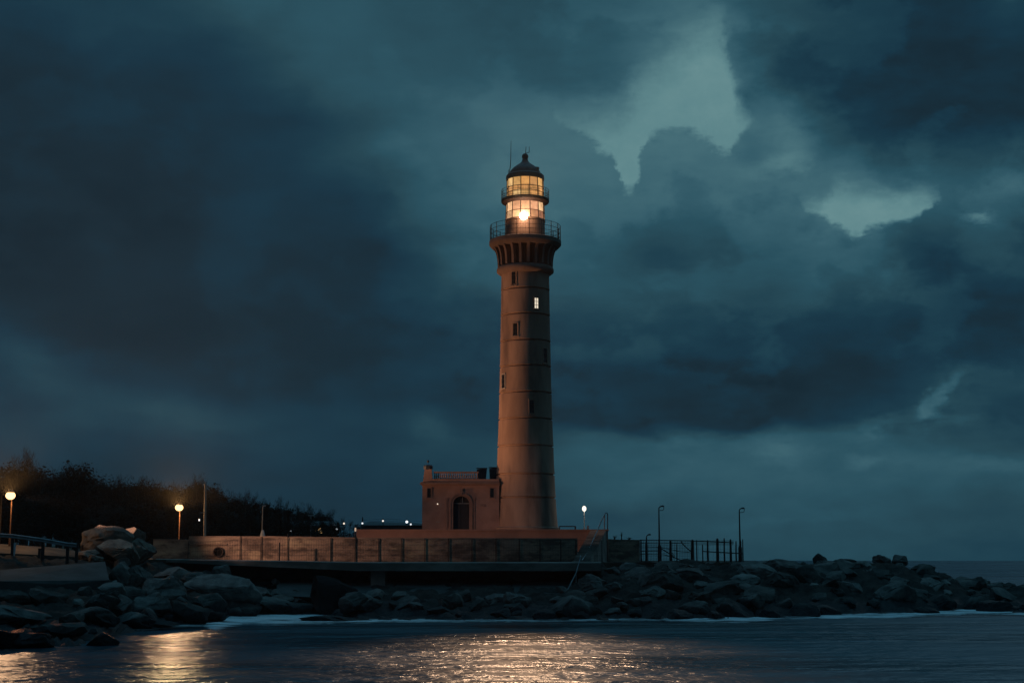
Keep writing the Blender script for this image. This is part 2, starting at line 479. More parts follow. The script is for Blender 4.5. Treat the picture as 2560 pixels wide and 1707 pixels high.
# ------------------------------------------------------------------ sea, shore, ground
SECT = [
 (-700, [(40, -2.5), (70, 0), (82, .9), (99, 1.9), (110, 3.5), (113.5, 5.0), (118, 5.35)]),
 (0,    [(58, -2.5), (78, 0), (88, .9), (100, 1.8), (110, 3.3), (113.8, 4.85), (118, 5.1)]),
 (250,  [(64, -2.5), (84, 0), (92, .8), (102, 1.8), (112, 3.2), (117, 4.2), (123, 4.7)]),
 (330,  [(80, -2.5), (95, 0), (103, 1.0), (110, 1.9), (116, 2.9), (120, 3.7), (126, 4.4)]),
 (540,  [(95, -2.5), (107, 0), (112, 1.0), (116, 1.7), (120, 2.5), (123, 3.1), (128, 3.6)]),
 (620,  [(108, -2.5), (118, 0), (120, .8), (121.5, 1.4), (123, 2.0), (125, 2.6), (128, 3.2)]),
 (820,  [(108, -2.5), (118, 0), (119.6, .7), (121, 1.2), (122.5, 1.7), (124.5, 2.3), (128, 2.8)]),
 (900,  [(103, -2.5), (111, 0), (114, .7), (117, 1.2), (120, 1.7), (124, 2.3), (128, 2.8)]),
 (1400, [(103, -2.5), (111, 0), (114, .7), (117, 1.2), (120, 1.7), (124, 2.3), (128, 2.8)]),
 (1500, [(103, -2.5), (112, 0), (116, 1.2), (120, 2.3), (124, 3.3), (128, 4.0), (131, 4.2)]),
 (1750, [(103, -2.5), (112, 0), (117, 1.4), (122, 2.7), (127, 3.6), (131, 4.1), (136, 4.2)]),
 (2000, [(106, -2.5), (117, 0), (121, 1.2), (126, 2.5), (131, 3.4), (136, 3.9), (142, 3.6)]),
 (2250, [(112, -2.5), (122, 0), (125, 1.0), (129, 2.1), (133, 3.1), (138, 3.8), (146, 3.0)]),
 (2400, [(118, -2.5), (130, 0), (132, .7), (135, 1.4), (138, 1.9), (141, 2.2), (150, 1.2)]),
 (2560, [(112, -2.5), (123, 0), (127, .6), (132, 1.2), (136, 1.6), (140, 1.8), (150, .9)]),
 (3200, [(106, -2.5), (116, 0), (120, .5), (126, 1.0), (132, 1.3), (138, 1.4), (150, .4)]),
]
def shore_h(px, Y):
    s = interp(SECT, px)
    return interp([(a, b) for a, b in s], Y)
def hit(px, py):                 # where the ray through a photo point meets the shore
    Y = 60.0
    while Y < 150:
        if Zt(py, Y) <= shore_h(px, Y) or Zt(py, Y) <= 0: return Y
        Y += .25
    return 140.0

b = MB()
NY = 96; pxs = list(range(-700, 3201, 9))
for px in pxs:
    s = interp(SECT, px)
    tab = s + [(s[-1][0] + (22 if px > 1880 else 5), -3.0 if px > 1880 else s[-1][1] - .6)]
    y0, y1 = tab[0][0], tab[-1][0]
    for j in range(NY + 1):
        Y = y0 + (y1 - y0) * j / NY
        z = interp(tab, Y); x = (px - 1280) / F * Y
        k = min(1, max(0, (Y - y0) / 6))
        n = noise.noise(Vector((x * .35, Y * .35, 1))) * .45 + noise.noise(Vector((x * 1.1, Y * 1.1, 5))) * .25 + (.5 - abs(noise.noise(Vector((x * .9, Y * .9, 5))) * 1.6)) * .34 + (.4 - abs(noise.noise(Vector((x * 2.1, Y * 2.1, 9))) * 1.6)) * .26 + noise.noise(Vector((x * 4, Y * 4, 5))) * .08
        if Y > y1 - 6 and px < 1880: n = min(n, 0) * .4
        b.v.append((x, Y, z + n * k))
w = NY + 1
for i in range(len(pxs) - 1):
    for j in range(NY):
        b.f.append((i * w + j, (i + 1) * w + j, (i + 1) * w + j + 1, i * w + j + 1))
tag(b.build('shore', MT['shore'], smooth=60, origin=(0, 110, 0)), kind='structure')

ZG = [(-1500, 5.5), (-700, 5.4), (0, 5.12), (250, 4.75), (330, 4.6), (540, 4.5), (900, 4.28), (1900, 4.28)]
def ground_front(px):
    return interp([(-1500, 113), (-700, 113.5), (0, 114), (250, 119.5), (330, 124), (540, 127), (1500, 127.5), (1750, 130.5), (1900, 132)], px)
b = MB(); NU = 120
rowsY = [None, 'front', 'rise', 136, 142, 150, 158, 164, 172, 200, 250, 320, 420, 560, 700]
for r in rowsY:
    for i in range(NU + 1):
        Yr = 131 if r in (None, 'front', 'rise') else r
        pm = interp([(0, 1885), (164, 1885), (172, 1400), (200, 1180), (320, 1110), (700, 1080)], Yr)
        px = -1500 + (pm + 1500) * i / NU
        yf = ground_front(px)
        bank = interp([(-1500, .75), (150, .7), (300, .0)], px)
        z = interp(ZG, px)
        if r is None: Y = yf + .05; z = -1.0
        elif r == 'front': Y = yf
        elif r == 'rise': Y = yf + 4.5; z += bank
        else: Y = max(r, yf + 5); z += bank + max(0, (Y - 165)) * .007
        if i == NU: z = -2.5
        x = (px - 1280) / F * Y
        b.v.append((x, Y, z + (0 if i == NU or r is None else noise.noise(Vector((x * .2, Y * .2, 3))) * .06)))
w = NU + 1
for j in range(len(rowsY) - 1):
    for i in range(NU):
        b.f.append((j * w + i, j * w + i + 1, (j + 1) * w + i + 1, (j + 1) * w + i))
tag(b.build('ground', MT['dirt'], smooth=60, origin=(0, 140, 4)), kind='structure')

# quay slab with its overhanging front edge
b = MB(); sec = []
for px in range(400, 1501, 25):
    zt = interp([(400, 4.62), (560, 4.52), (760, 4.42), (900, 4.33), (1500, 4.33)], px)
    yf = interp([(400, 125.5), (560, 124.5), (900, 123), (1500, 123)], px)
    th = interp([(400, .25), (600, .45), (900, .72), (1500, .72)], px)
    jj = noise.noise(Vector((px * .02, 0, 0))) * .05
    f = lambda Y: (px - 1280) / F * Y
    sec.append([(f(yf), yf, zt - th), (f(yf), yf - .02 + jj, zt - .06), (f(yf + .06), yf + .06, zt), (f(131), 131, zt), (f(131), 131, zt - th)])
for s in sec: b.v += s
for i in range(len(sec) - 1):
    for k in range(5):
        b.f.append((i * 5 + k, (i + 1) * 5 + k, (i + 1) * 5 + (k + 1) % 5, i * 5 + (k + 1) % 5))
b.f.append((0, 1, 2, 3, 4)); e = (len(sec) - 1) * 5; b.f.append((e + 4, e + 3, e + 2, e + 1, e))
tag(b.build('quay', MT['concrete'], smooth=30), kind='structure')
# sloped concrete apron below the quay
b = MB()
pts = []
for px in range(700, 1461, 20):
    for (Y, z) in ((119.6, 1.55), (122, 2.05), (124.6, 2.62), (124.9, 2.2)):
        wv = noise.noise(Vector((px * .01, Y, 2))) * .12
        pts.append(((px - 1280) / F * Y, Y, z + wv))
b.v = pts
n = len(pts) // 4
for i in range(n - 1):
    for k in range(3): b.f.append((i * 4 + k, (i + 1) * 4 + k, (i + 1) * 4 + k + 1, i * 4 + k + 1))
MT['slab'] = mat('dark_slab', (.085, .09, .09), (.05, .055, .055), .5, .9, .03, 4)
tag(b.build('apron', MT['slab'], smooth=40), kind='structure')
b = MB()
p0 = P(928, 1428, 124); p1 = P(963, 1474, 124)
b.box(p0.x, p1.x, 123.6, 126.2, 1.6, 3.60)
b.box(p0.x - .06, p1.x + .06, 123.5, 126.0, 1.2, 1.75)
tag(b.build('concrete_pier', MT['paleconc']), 'pale square concrete pier holding up the quay edge', 'pier')

# sea
b = MB(); NR = 128
rad = [0.01, 30, 60, 90, 130, 200, 320, 520, 820, 1200]
for r in rad:
    for i in range(NR):
        t = 2 * math.pi * i / NR
        b.v.append((r * math.cos(t), r * math.sin(t), 0))
for j in range(len(rad) - 1):
    for i in range(NR):
        b.f.append((j * NR + i, j * NR + (i + 1) % NR, (j + 1) * NR + (i + 1) % NR, (j + 1) * NR + i))
m = bpy.data.materials.new('sea_water'); m.use_nodes = True
t = m.node_tree; t.nodes.clear()
g = nd(t, 'ShaderNodeNewGeometry')
def sv(s, o=(0, 0, 0)):
    a = nd(t, 'ShaderNodeVectorMath', operation='MULTIPLY_ADD')
    t.links.new(g.outputs['Position'], a.inputs[0]); a.inputs[1].default_value = s; a.inputs[2].default_value = o
    return a.outputs[0]
h1 = NOISE(t, sv((.09, .20, 0)), 1, 2, .5)
h2 = NOISE(t, sv((.26, .42, 0), (7, 3, 0)), 1, 2, .5)
h3 = NOISE(t, sv((.85, 1.0, 0), (1, 9, 0)), 1, 3, .55)
h4 = NOISE(t, sv((2.4, 2.6, 0), (4, 2, 0)), 1, 3, .6)
hh = M(t, 'ADD', M(t, 'ADD', M(t, 'MULTIPLY', h1, .8), M(t, 'MULTIPLY', h2, .55)), M(t, 'ADD', M(t, 'MULTIPLY', h3, .30), M(t, 'MULTIPLY', h4, .03)))
sx = nd(t, 'ShaderNodeSeparateXYZ'); t.links.new(g.outputs['Position'], sx.inputs[0])
far = SS(t, sx.outputs[1], 130, 420)
bp = nd(t, 'ShaderNodeBump'); bp.inputs['Distance'].default_value = 1.0
t.links.new(LERP(t, .8, .12, far), bp.inputs['Strength'])      # open water outside the bay lies calmer
t.links.new(hh, bp.inputs['Height'])
rgh = SS(t, NOISE(t, sv((.03, .085, 0), (3, 1, 0)), 1, 4, .55), .36, .64, .21, .33)
df = nd(t, 'ShaderNodeBsdfDiffuse'); df.inputs[0].default_value = (.004, .013, .020, 1)
gs = nd(t, 'ShaderNodeBsdfGlossy'); gs.inputs['Color'].default_value = (.115, .19, .235, 1)
t.links.new(rgh, gs.inputs['Roughness']); t.links.new(bp.outputs[0], gs.inputs['Normal'])
fr = nd(t, 'ShaderNodeFresnel'); fr.inputs['IOR'].default_value = 1.33; t.links.new(bp.outputs[0], fr.inputs['Normal'])
mx = nd(t, 'ShaderNodeMixShader'); t.links.new(fr.outputs[0], mx.inputs[0]); t.links.new(df.outputs[0], mx.inputs[1]); t.links.new(gs.outputs[0], mx.inputs[2])
o = nd(t, 'ShaderNodeOutputMaterial'); t.links.new(mx.outputs[0], o.inputs[0])
tag(b.build('sea', m, smooth=179, origin=(0, 0, 0)), kind='structure')

# surf along the rocks
m = bpy.data.materials.new('surf_foam'); m.use_nodes = True
t = m.node_tree; pb = t.nodes['Principled BSDF']
pb.inputs['Base Color'].default_value = (.8, .82, .84, 1); pb.inputs['Roughness'].default_value = 1
pb.inputs['Specular IOR Level'].default_value = 0
at = nd(t, 'ShaderNodeAttribute', attribute_name='cover'); g = nd(t, 'ShaderNodeNewGeometry')
vm = nd(t, 'ShaderNodeVectorMath', operation='MULTIPLY'); t.links.new(g.outputs['Position'], vm.inputs[0]); vm.inputs[1].default_value = (.35, 1.3, 1)
nf = M(t, 'MULTIPLY', SS(t, NOISE(t, vm.outputs[0], .6, 5, .6), .32, .66, .1, 1.9), SS(t, NOISE(t, vm.outputs[0], 3.2, 5, .65), .3, .62, .45, 1.25))
t.links.new(M(t, 'MULTIPLY', at.outputs['Fac'], nf, clamp=True), pb.inputs['Alpha'])
b = MB(); cov = []
band = [(300, 0, 1.5, 0), (420, 0, 2, .1), (520, 0, 5, .5), (555, 0, 14, 1.15), (700, 0, 15, 1.2), (830, 0, 13, 1.15), (870, -1, 8, .9), (960, 0, 4, .75), (1200, 0, 3.5, .55),
        (1450, 0, 3, .5), (1650, 0, 2.5, .35), (1720, -1, 4, .8), (1830, 0, 8, 1.1), (1960, 0, 4, .8), (2050, 0, 5, 1.1), (2200, 0, 8, 1.1), (2300, 0, 6, .9), (2380, 0, 9, 1.1), (2480, 0, 5, .9), (2560, 0, 5, 1.0), (2800, 0, 3, .6)]
nk = 8; pl = list(range(300, 2801, 10))
for px in pl:
    s = interp(SECT, px); ys = s[1][0]
    for k in range(len(band) - 1):
        if band[k][0] <= px <= band[k + 1][0]:
            u = (px - band[k][0]) / (band[k + 1][0] - band[k][0])
            wd = band[k][2] + (band[k + 1][2] - band[k][2]) * u; cv = band[k][3] + (band[k + 1][3] - band[k][3]) * u
    wob = noise.noise(Vector((px * .012, 3, 0))) * 1.6 + noise.noise(Vector((px * .05, 8, 0))) * 1.0 + noise.noise(Vector((px * .19, 4, 0))) * .7
    for k in range(nk + 1):
        u = k / nk
        Y = ys + 1.2 - (wd + 1.2 + wob * (.3 + .7 * u)) * u
        b.v.append(((px - 1280) / F * Y, Y, .05 + .10 * (1 - u) + max(0, cv - .9) * .35 * max(0, 1 - u * 1.3)))
        cov.append(cv * math.sin(math.pi * min(1, u ** .7 * .93 + .07)) ** 1.1)
w = nk + 1
for i in range(len(pl) - 1):
    for k in range(nk): b.f.append((i * w + k, (i + 1) * w + k, (i + 1) * w + k + 1, i * w + k + 1))
fo = b.build('surf', m, smooth=179, origin=(0, 110, 0))
ca = fo.data.attributes.new('cover', 'FLOAT', 'POINT'); ca.data.foreach_set('value', cov)
tag(fo, 'white surf foam washing along the foot of the rocks', 'foam', kind='stuff')

# ------------------------------------------------------------------ lighthouse
TY = 150.0
def tz(py): return Zt(py, TY)
TX = X(1314, TY, 10)
def tr(hw, py): return hw * scale_at(TY, tz(py))
TC = (TX, TY)
base_z = 7.40
lh = thing('lighthouse', (TX, TY, base_z), 'tall round plastered lighthouse with a glowing lantern and two railed galleries', 'lighthouse')
prof_px = [(1322, 81.5), (1300, 79), (1260, 76), (1223, 74), (1187, 72.4), (1137, 70.4), (1093, 68.8), (1050, 66.9), (963, 64.5), (877, 62.8), (790, 61), (703, 59.8), (670, 59.6)]
def hw_at(py): return interp([(p, h) for p, h in reversed(prof_px)], py)
bands = [729, 792, 857, 920, 985, 1050, 1117, 1187, 1245]
pys = sorted(set([p for p, _ in prof_px] + [670 + (1322 - 670) * i / 30 for i in range(31)]), reverse=True)
prof = []
for py in pys:
    if all(abs(py - q) > 4 for q in bands): prof.append((tz(py), tr(hw_at(py), py)))
for q in bands:
    r = tr(hw_at(q), q); z = tz(q)
    prof += [(z - .11, r + .02), (z - .07, r - .12), (z + .07, r - .12), (z + .11, r + .03)]
prof.sort()
prof = [(r, z) for z, r in prof]; prof[0] = (prof[0][0], base_z)
b = MB(); b.lathe(prof, TC, 96)
b.build('tower_shaft', MT['tower'], lh, smooth=50)
b = MB()
b.lathe([(prof[0][0] + .18, base_z), (prof[0][0] + .18, base_z + .30), (prof[0][0] + .06, base_z + .38)], TC, 96)
b.build('plinth', MT['tower'], lh, smooth=40)
# moulded ring under the corbels
b = MB()
b.lathe([(tr(60, 688), tz(690)), (tr(66, 686), tz(686)), (tr(71, 682), tz(682)), (tr(71.5, 676), tz(676)), (tr(70, 672), tz(672)), (tr(66, 670), tz(669)), (tr(60, 668), tz(668))], TC, 96)
b.build('ring_moulding', MT['stone'], lh, smooth=50)
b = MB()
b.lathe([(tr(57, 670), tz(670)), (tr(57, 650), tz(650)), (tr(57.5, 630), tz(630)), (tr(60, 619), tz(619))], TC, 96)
b.build('corbel_core', MT['darkshade'], lh, smooth=50)  # shade between the brackets is put into this dark colour
NB = 22
for i in range(NB):
    a = 2 * math.pi * (i + .35) / NB
    dr = Vector((math.sin(a), -math.cos(a), 0)); tn = Vector((math.cos(a), math.sin(a), 0))
    out_ = [(69, 668), (69.5, 655), (71, 643), (73.5, 633), (77.5, 625), (84, 619)]
    inn = [(57, 619), (54, 668)]
    poly = [Vector((TX, TY, 0)) + dr * tr(h, p) + Vector((0, 0, tz(p))) - tn * .13 for h, p in out_ + inn]
    MB().extrude(poly, tn * .26).build('corbel_bracket', MT['stone'], lh)
b = MB()
b.lathe([(tr(70, 621), tz(622)), (tr(82, 621), tz(622)), (tr(87, 619), tz(617)), (tr(90, 616), tz(613.5)), (tr(90, 607), tz(605)), (tr(88, 605), tz(603.2)), (tr(40, 605), tz(603.2))], TC, 96)
b.build('gallery_deck', MT['stone'], lh, smooth=35)
def railing(name, rad, z0, z1, nposts, rings, rm, mat_, parent, pr=.045, rr=.03):
    q = MB()
    for i in range(nposts):
        a = 2 * math.pi * (i + .3) / nposts
        x, y = TX + rad * math.sin(a), TY - rad * math.cos(a)
        q.tube((x, y, z0), (x, y, z1 + .05), pr, pr * .8, 6)
    for u in rings: q.ring(TC, rad, z0 + (z1 - z0) * u, rr, 64, 6)
    for i in range(nposts * rm):
        a = 2 * math.pi * i / (nposts * rm)
        x, y = TX + rad * math.sin(a), TY - rad * math.cos(a)
        q.tube((x, y, z0), (x, y, z1), .007, .007, 3)
    return q.build(name, mat_, parent)
railing('gallery_railing', tr(88, 600), tz(603.2), tz(567), 18, (.08, .38, .68, 1.0), 5, MT['iron'], lh, .04, .022)
b = MB()
b.lathe([(tr(49.5, 604), tz(604)), (tr(49.3, 570), tz(570)), (tr(49, 556), tz(557)), (tr(50.5, 555), tz(556)), (tr(50.5, 553), tz(552.5)), (tr(47, 552), tz(552.5))], TC, 64)
b.build('watch_room', MT['tower'], lh, smooth=40)
NP = 13
def glazing(name, r0, z0, r1, z1, cols_, vrows, seed, gl, bar):
    rng = random.Random(seed)
    q = MB(); tint = []
    zs = [z0 + (z1 - z0) * u for u in vrows]; rs = [r0 + (r1 - r0) * u for u in vrows]
    a0 = math.pi / NP
    for i in range(NP):
        A, B = a0 + 2 * math.pi * i / NP, a0 + 2 * math.pi * (i + 1) / NP
        for k in range(len(zs) - 1):
            c = cols_[rng.randrange(len(cols_))]; s = rng.uniform(.62, 1.2)
            vs = [(TX + rs[k] * math.sin(A), TY - rs[k] * math.cos(A), zs[k]), (TX + rs[k] * math.sin(B), TY - rs[k] * math.cos(B), zs[k]),
                  (TX + rs[k + 1] * math.sin(B), TY - rs[k + 1] * math.cos(B), zs[k + 1]), (TX + rs[k + 1] * math.sin(A), TY - rs[k + 1] * math.cos(A), zs[k + 1])]
            q.add(vs, [(0, 1, 2, 3)]); tint.append(tuple(v * s for v in c))
    o = q.build(name, gl, lh)
    ca = o.data.color_attributes.new('tint', 'FLOAT_COLOR', 'CORNER')
    li = 0
    for p in o.data.polygons:
        for _ in p.loop_indices:
            ca.data[li].color = (*tint[p.index], 1); li += 1
    q = MB()
    for i in range(NP):
        A = a0 + 2 * math.pi * i / NP
        q.tube((TX + (r0 + .02) * math.sin(A), TY - (r0 + .02) * math.cos(A), z0), (TX + (r1 + .02) * math.sin(A), TY - (r1 + .02) * math.cos(A), z1), .05, .05, 6)
    for k, (z, r) in enumerate(zip(zs, rs)):
        w_ = .045 if 0 < k < len(zs) - 1 else .07
        for i in range(NP):
            A, B = a0 + 2 * math.pi * i / NP, a0 + 2 * math.pi * (i + 1) / NP
            q.tube((TX + (r + .02) * math.sin(A), TY - (r + .02) * math.cos(A), z), (TX + (r + .02) * math.sin(B), TY - (r + .02) * math.cos(B), z), w_ * .7, None, 6)
    q.build('glazing_bar', bar, o)
    return o
def milky(name, strength, amt):
    m = bpy.data.materials.new(name); m.use_nodes = True
    t = m.node_tree; p = t.nodes['Principled BSDF']
    a = nd(t, 'ShaderNodeAttribute', attribute_name='tint'); g = nd(t, 'ShaderNodeNewGeometry')
    nf = SS(t, NOISE(t, g.outputs['Position'], 2.6, 6, .65), .3, .7, 1 - amt, 1 + amt)
    p.inputs['Base Color'].default_value = (.5, .38, .26, 1); p.inputs['Roughness'].default_value = .6; p.inputs['Specular IOR Level'].default_value = .2
    t.links.new(a.outputs['Color'], p.inputs['Emission Color']); t.links.new(M(t, 'MULTIPLY', nf, strength), p.inputs['Emission Strength'])
    return m
gl_up = milky('warm_lit_glass', .86, .30)
gl_lo = milky('pale_lit_glass', .80, .36)
glazing('lower_glazing', tr(48.5, 553), tz(552.5), tr(47, 511), tz(511), [(.95, .50, .22), (1.0, .56, .28), (.82, .38, .20), (1.08, .62, .30), (.60, .24, .12)], [0, .45, 1], 5, gl_lo, MT['rust'])
b = MB()
b.lathe([(tr(46, 512), tz(512)), (tr(52, 510), tz(511)), (tr(59, 507), tz(507.5)), (tr(60, 505), tz(505)), (tr(60, 501), tz(500.5)), (tr(58, 500), tz(499.5)), (tr(44, 500), tz(499.5))], TC, 64)
b.build('balcony_deck', MT['rust'], lh, smooth=35)
railing('balcony_railing', tr(59.3, 500), tz(499.5), tz(477), 14, (.1, .4, .7, 1.0), 5, MT['iron'], lh, .03, .018)
glazing('upper_glazing', tr(46, 499), tz(499), tr(45, 451), tz(450), [(.95, .50, .16), (.78, .36, .10), (1.1, .66, .26), (.66, .30, .09), (.86, .40, .13)], [0, .30, .54, 1], 11, gl_up, MT['rust'])
b = MB()
b.lathe([(tr(44, 452), tz(452)), (tr(47.5, 451), tz(451.5)), (tr(48, 447), tz(447)), (tr(47.3, 441), tz(441)), (tr(44, 439), tz(438)), (tr(39.5, 438), tz(436.5)),
         (tr(38.6, 436), tz(434)), (tr(38, 431), tz(431)), (tr(35.5, 427), tz(427)), (tr(31, 422), tz(422)), (tr(24.5, 417), tz(417)), (tr(18, 412.5), tz(412.5)),
         (tr(12, 408.5), tz(408.5)), (tr(8.8, 404.5), tz(404.5)), (tr(7.2, 401), tz(401)), (tr(6.8, 397), tz(397))], TC, 64)
roof = b.build('lantern_roof', MT['roof'], lh, smooth=40)
b = MB(); b.lathe([(tr(6.6, 398), tz(399)), (tr(6.3, 396), tz(396.5))] + [(max(.01, tr(8.2, 390) * math.sin(R(a))), tz(393 - 8.2 * -math.cos(R(a)) - 1)) for a in range(35, 181, 12)], TC, 24)
b.build('finial_ball', MT['roof'], roof, smooth=60)
b = MB(); q = P(1342, 422, TY - .6); b.lathe([(.22, q.z - .3), (.24, q.z), (.30, q.z + .03), (.24, q.z + .14), (.02, q.z + .22)], (q.x, q.y), 14)
b.build('roof_vent', MT['roof'], roof, smooth=50)
b = MB(); b.tube((TX + .05, TY, tz(386)), (TX + .10, TY, tz(367)), .04, .025, 6); b.tube((TX + .02, TY, tz(384)), (TX + .43, TY, tz(381)), .03, .03, 5); b.tube((TX + .43, TY, tz(382)), (TX + .45, TY, tz(367)), .03, .025, 6)
b.build('lightning_rod', MT['iron'], roof)
b = MB(); a0 = P(1272.5, 441, TY); b.path([a0, P(1276, 415, TY), P(1277, 395, TY), P(1277.6, 352, TY)], [.05, .045, .035, .02], 6)
b.build('antenna', MT['iron'], lh)
b = MB(); b.path([a0 + Vector((-.08, 0, 0)), P(1271.5, 424, TY)], [.04, .025], 6)
b.build('antenna', MT['iron'], lh)
# beacon
bcp = P(1309.5, 541, TY - tr(48, 541) + .12)
b = MB(); b.sphere(bcp, .44, 24, 14)
b.build('beacon_lamp', emit('beacon_light', (1, .86, .66), 30), lh, smooth=179)
light('added_sea_glint', 'SPOT', bcp + Vector((0, -.9, .05)), 88000, (1, .37, .18), lh, target=(1.5, 70, 0), size=22, blend=.8, rad=.5)  # added narrow spot for the gold reflection, aimed at the water to miss the rocks
light('added_beacon_halo', 'SPOT', bcp + Vector((0, -.9, .05)), 70000, (1, .76, .50), lh, target=(0, 0, 82), size=60, blend=.7, rad=.4)  # added upward spot, draws the halo round the beacon in the haze
light('beacon_spill', 'POINT', bcp + Vector((0, -1.05, -.1)), 210, (1, .62, .36), lh, rad=.3)

# tower windows
for px, y0, y1, wpx, kind in [(1285.5, 676, 713, 10, 'dark'), (1340.5, 745, 771, 9, 'lit'), (1289, 808, 839, 10.5, 'dark'), (1362, 871, 907, 9, 'dark'), (1259.5, 936, 970, 8, 'pale'), (1329, 1000, 1033, 10.5, 'dark')]:
    ym = (y0 + y1) / 2; hw = hw_at(ym); th = math.asin(max(-.97, min(.97, (px - 1314) / hw)))
    z0, z1 = Zt(y1, TY - tr(hw, ym) * math.cos(th)), Zt(y0, TY - tr(hw, ym) * math.cos(th))
    r = tr(hw, ym); wd = max(.34, wpx * scale_at(TY) / max(.55, math.cos(th))) * .5
    dr = Vector((math.sin(th), -math.cos(th), 0)); tn = Vector((math.cos(th), math.sin(th), 0)); up = Vector((0, 0, 1))
    C0 = Vector((TX, TY, 0)) + dr * r
    zc = (z0 + z1) / 2; hz = (z1 - z0) / 2
    q = MB()
    f = .11
    for s in (-1, 1):
        q.obox(C0 + tn * (s * (wd + f / 2)) + up * zc, tn, dr, up, f / 2, .05, hz)
    q.obox(C0 + up * (z1 + f / 2), tn, dr, up, wd + f, .06, f / 2)
    q.obox(C0 + up * (z0 - f / 2), tn, dr, up, wd + f + .05, .10, f / 2)
    win = q.build('window', MT['tower'] if kind != 'pale' else MT['palepost'], lh)
    q = MB(); q.obox(C0 + up * zc, tn, dr, up, wd, .02, hz)
    q.build('window_pane', emit('lit_window', (1, .86, .66), .85) if kind == 'lit' else MT['pane_dark'], win)
    q = MB(); q.obox(C0 + up * zc + dr * .03, tn, dr, up, .022, .012, hz)
    for u in (-.34, .34): q.obox(C0 + up * (zc + u * hz) + dr * .03, tn, dr, up, wd, .01, .02)
    q.build('window_bar', MT['iron'], win)
    if kind == 'lit': win['label'] = 'small tower window lit from inside'

# ------------------------------------------------------------------ keeper's house beside the tower
HY = 148.1; HB = 155.0
def hx(px, z=10): return X(px, HY, z)
def hz_(py): return Zt(py, HY)
house = thing('keeper_house', (hx(1152), HY, base_z), 'small flat roofed plaster house with arched door joined to the lighthouse', 'house')
x0, x1 = hx(1055.5), hx(1248); zc = hz_(1213)
cx = hx(1153); hw = 20 * scale_at(HY); zsp = hz_(1258); ztop = hz_(1240)
b = MB()
# front wall with the arched opening cut out
zb = base_z
arch = [(cx - hw, zb), (cx - hw, zsp)] + [(cx - hw * math.cos(t), zsp + (ztop - zsp) * math.sin(t)) for t in [math.pi * i / 16 for i in range(1, 16)]] + [(cx + hw, zsp), (cx + hw, zb)]
th = .45
def wallpoly(q, pts, y, d): q.extrude([Vector((p[0], y, p[1])) for p in pts], Vector((0, d, 0)))
mid = len(arch) // 2
wallpoly(b, [(x0, zb), (cx - hw, zb)] + arch[1:mid + 1] + [(cx, zc), (x0, zc)], HY, th)
wallpoly(b, [(cx, zc)] + arch[mid:] + [(x1, zb), (x1, zc)], HY, th)
b.box(x0, x0 + th, HY + th, HB, zb, zc); b.box(x1 - th, x1, HY + th, HB, zb, zc); b.box(x0 + th, x1 - th, HB - th, HB, zb, zc)
b.build('wall', MT['house'], house)
b = MB(); b.box(x0 - .05, x1 + .05, HY - .05, HB + .05, zc + .001, zc + .12); b.box(x0 - .24, x1 + .06, HY - .26, HB + .24, zc + .12, zc + .26); b.box(x0 - .14, x1 + .04, HY - .15, HB + .14, zc + .26, zc + .36)
b.build('cornice', MT['trim'], house)
zp = zc + .36; zp1 = hz_(1197)
b = MB(); b.box(x0 + .06, x1 - .02, HY + .06, HB - .06, zp, zp1)
b.build('parapet', MT['house'], house)
# corner pier like a chimney
cx0, cx1 = hx(1057.5), hx(1080)
b = MB(); b.add([(cx0, HY + .1, zp1), (cx1, HY + .1, zp1), (cx1, HY + 1.2, zp1), (cx0, HY + 1.2, zp1), (cx0 + .12, HY + .16, hz_(1172)), (cx1 - .10, HY + .16, hz_(1172)), (cx1 - .1, HY + 1.1, hz_(1172)), (cx0 + .12, HY + 1.1, hz_(1172))],
             [(0, 1, 5, 4), (1, 2, 6, 5), (2, 3, 7, 6), (3, 0, 4, 7), (4, 5, 6, 7), (0, 3, 2, 1)])
ch = b.build('chimney', MT['house'], house)
b = MB(); za, zb2 = hz_(1172) + .002, hz_(1161)
b.lathe([(.46, za), (.50, za + .12), (.50, za + .3), (.44, zb2 - .03), (.3, zb2)], ((cx0 + cx1) / 2, HY + .64), 8, a0=math.pi / 8)
b.build('chimney_cap', MT['roof'], ch)
b = MB(); q = Vector(((cx0 + cx1) / 2 - .02, HY + .64, zb2)); b.tube(q, (q.x, q.y, hz_(1156)), .018, .018, 5); b.sphere((q.x, q.y, hz_(1152)), .11, 12, 8, 1.4)
b.build('finial', MT['iron'], ch)
# balustrade along the roof
b = MB(); bx0, bx1 = hx(1083), hx(1196); yb = HY + .35
b.box(bx0, bx1, yb - .13, yb + .13, zp1, zp1 + .1); b.box(bx0, bx1, yb - .15, yb + .15, hz_(1182), hz_(1178))
nb = 24
for i in range(nb):
    x = bx0 + .12 + (bx1 - bx0 - .24) * i / (nb - 1)
    zt0, zt1 = zp1 + .1, hz_(1182); h = zt1 - zt0
    b.lathe([(.05, zt0), (.045, zt0 + h * .1), (.085, zt0 + h * .35), (.05, zt0 + h * .65), (.035, zt0 + h * .85), (.05, zt1)], (x, yb), 8)
b.build('balustrade', MT['trim'], house, smooth=50)
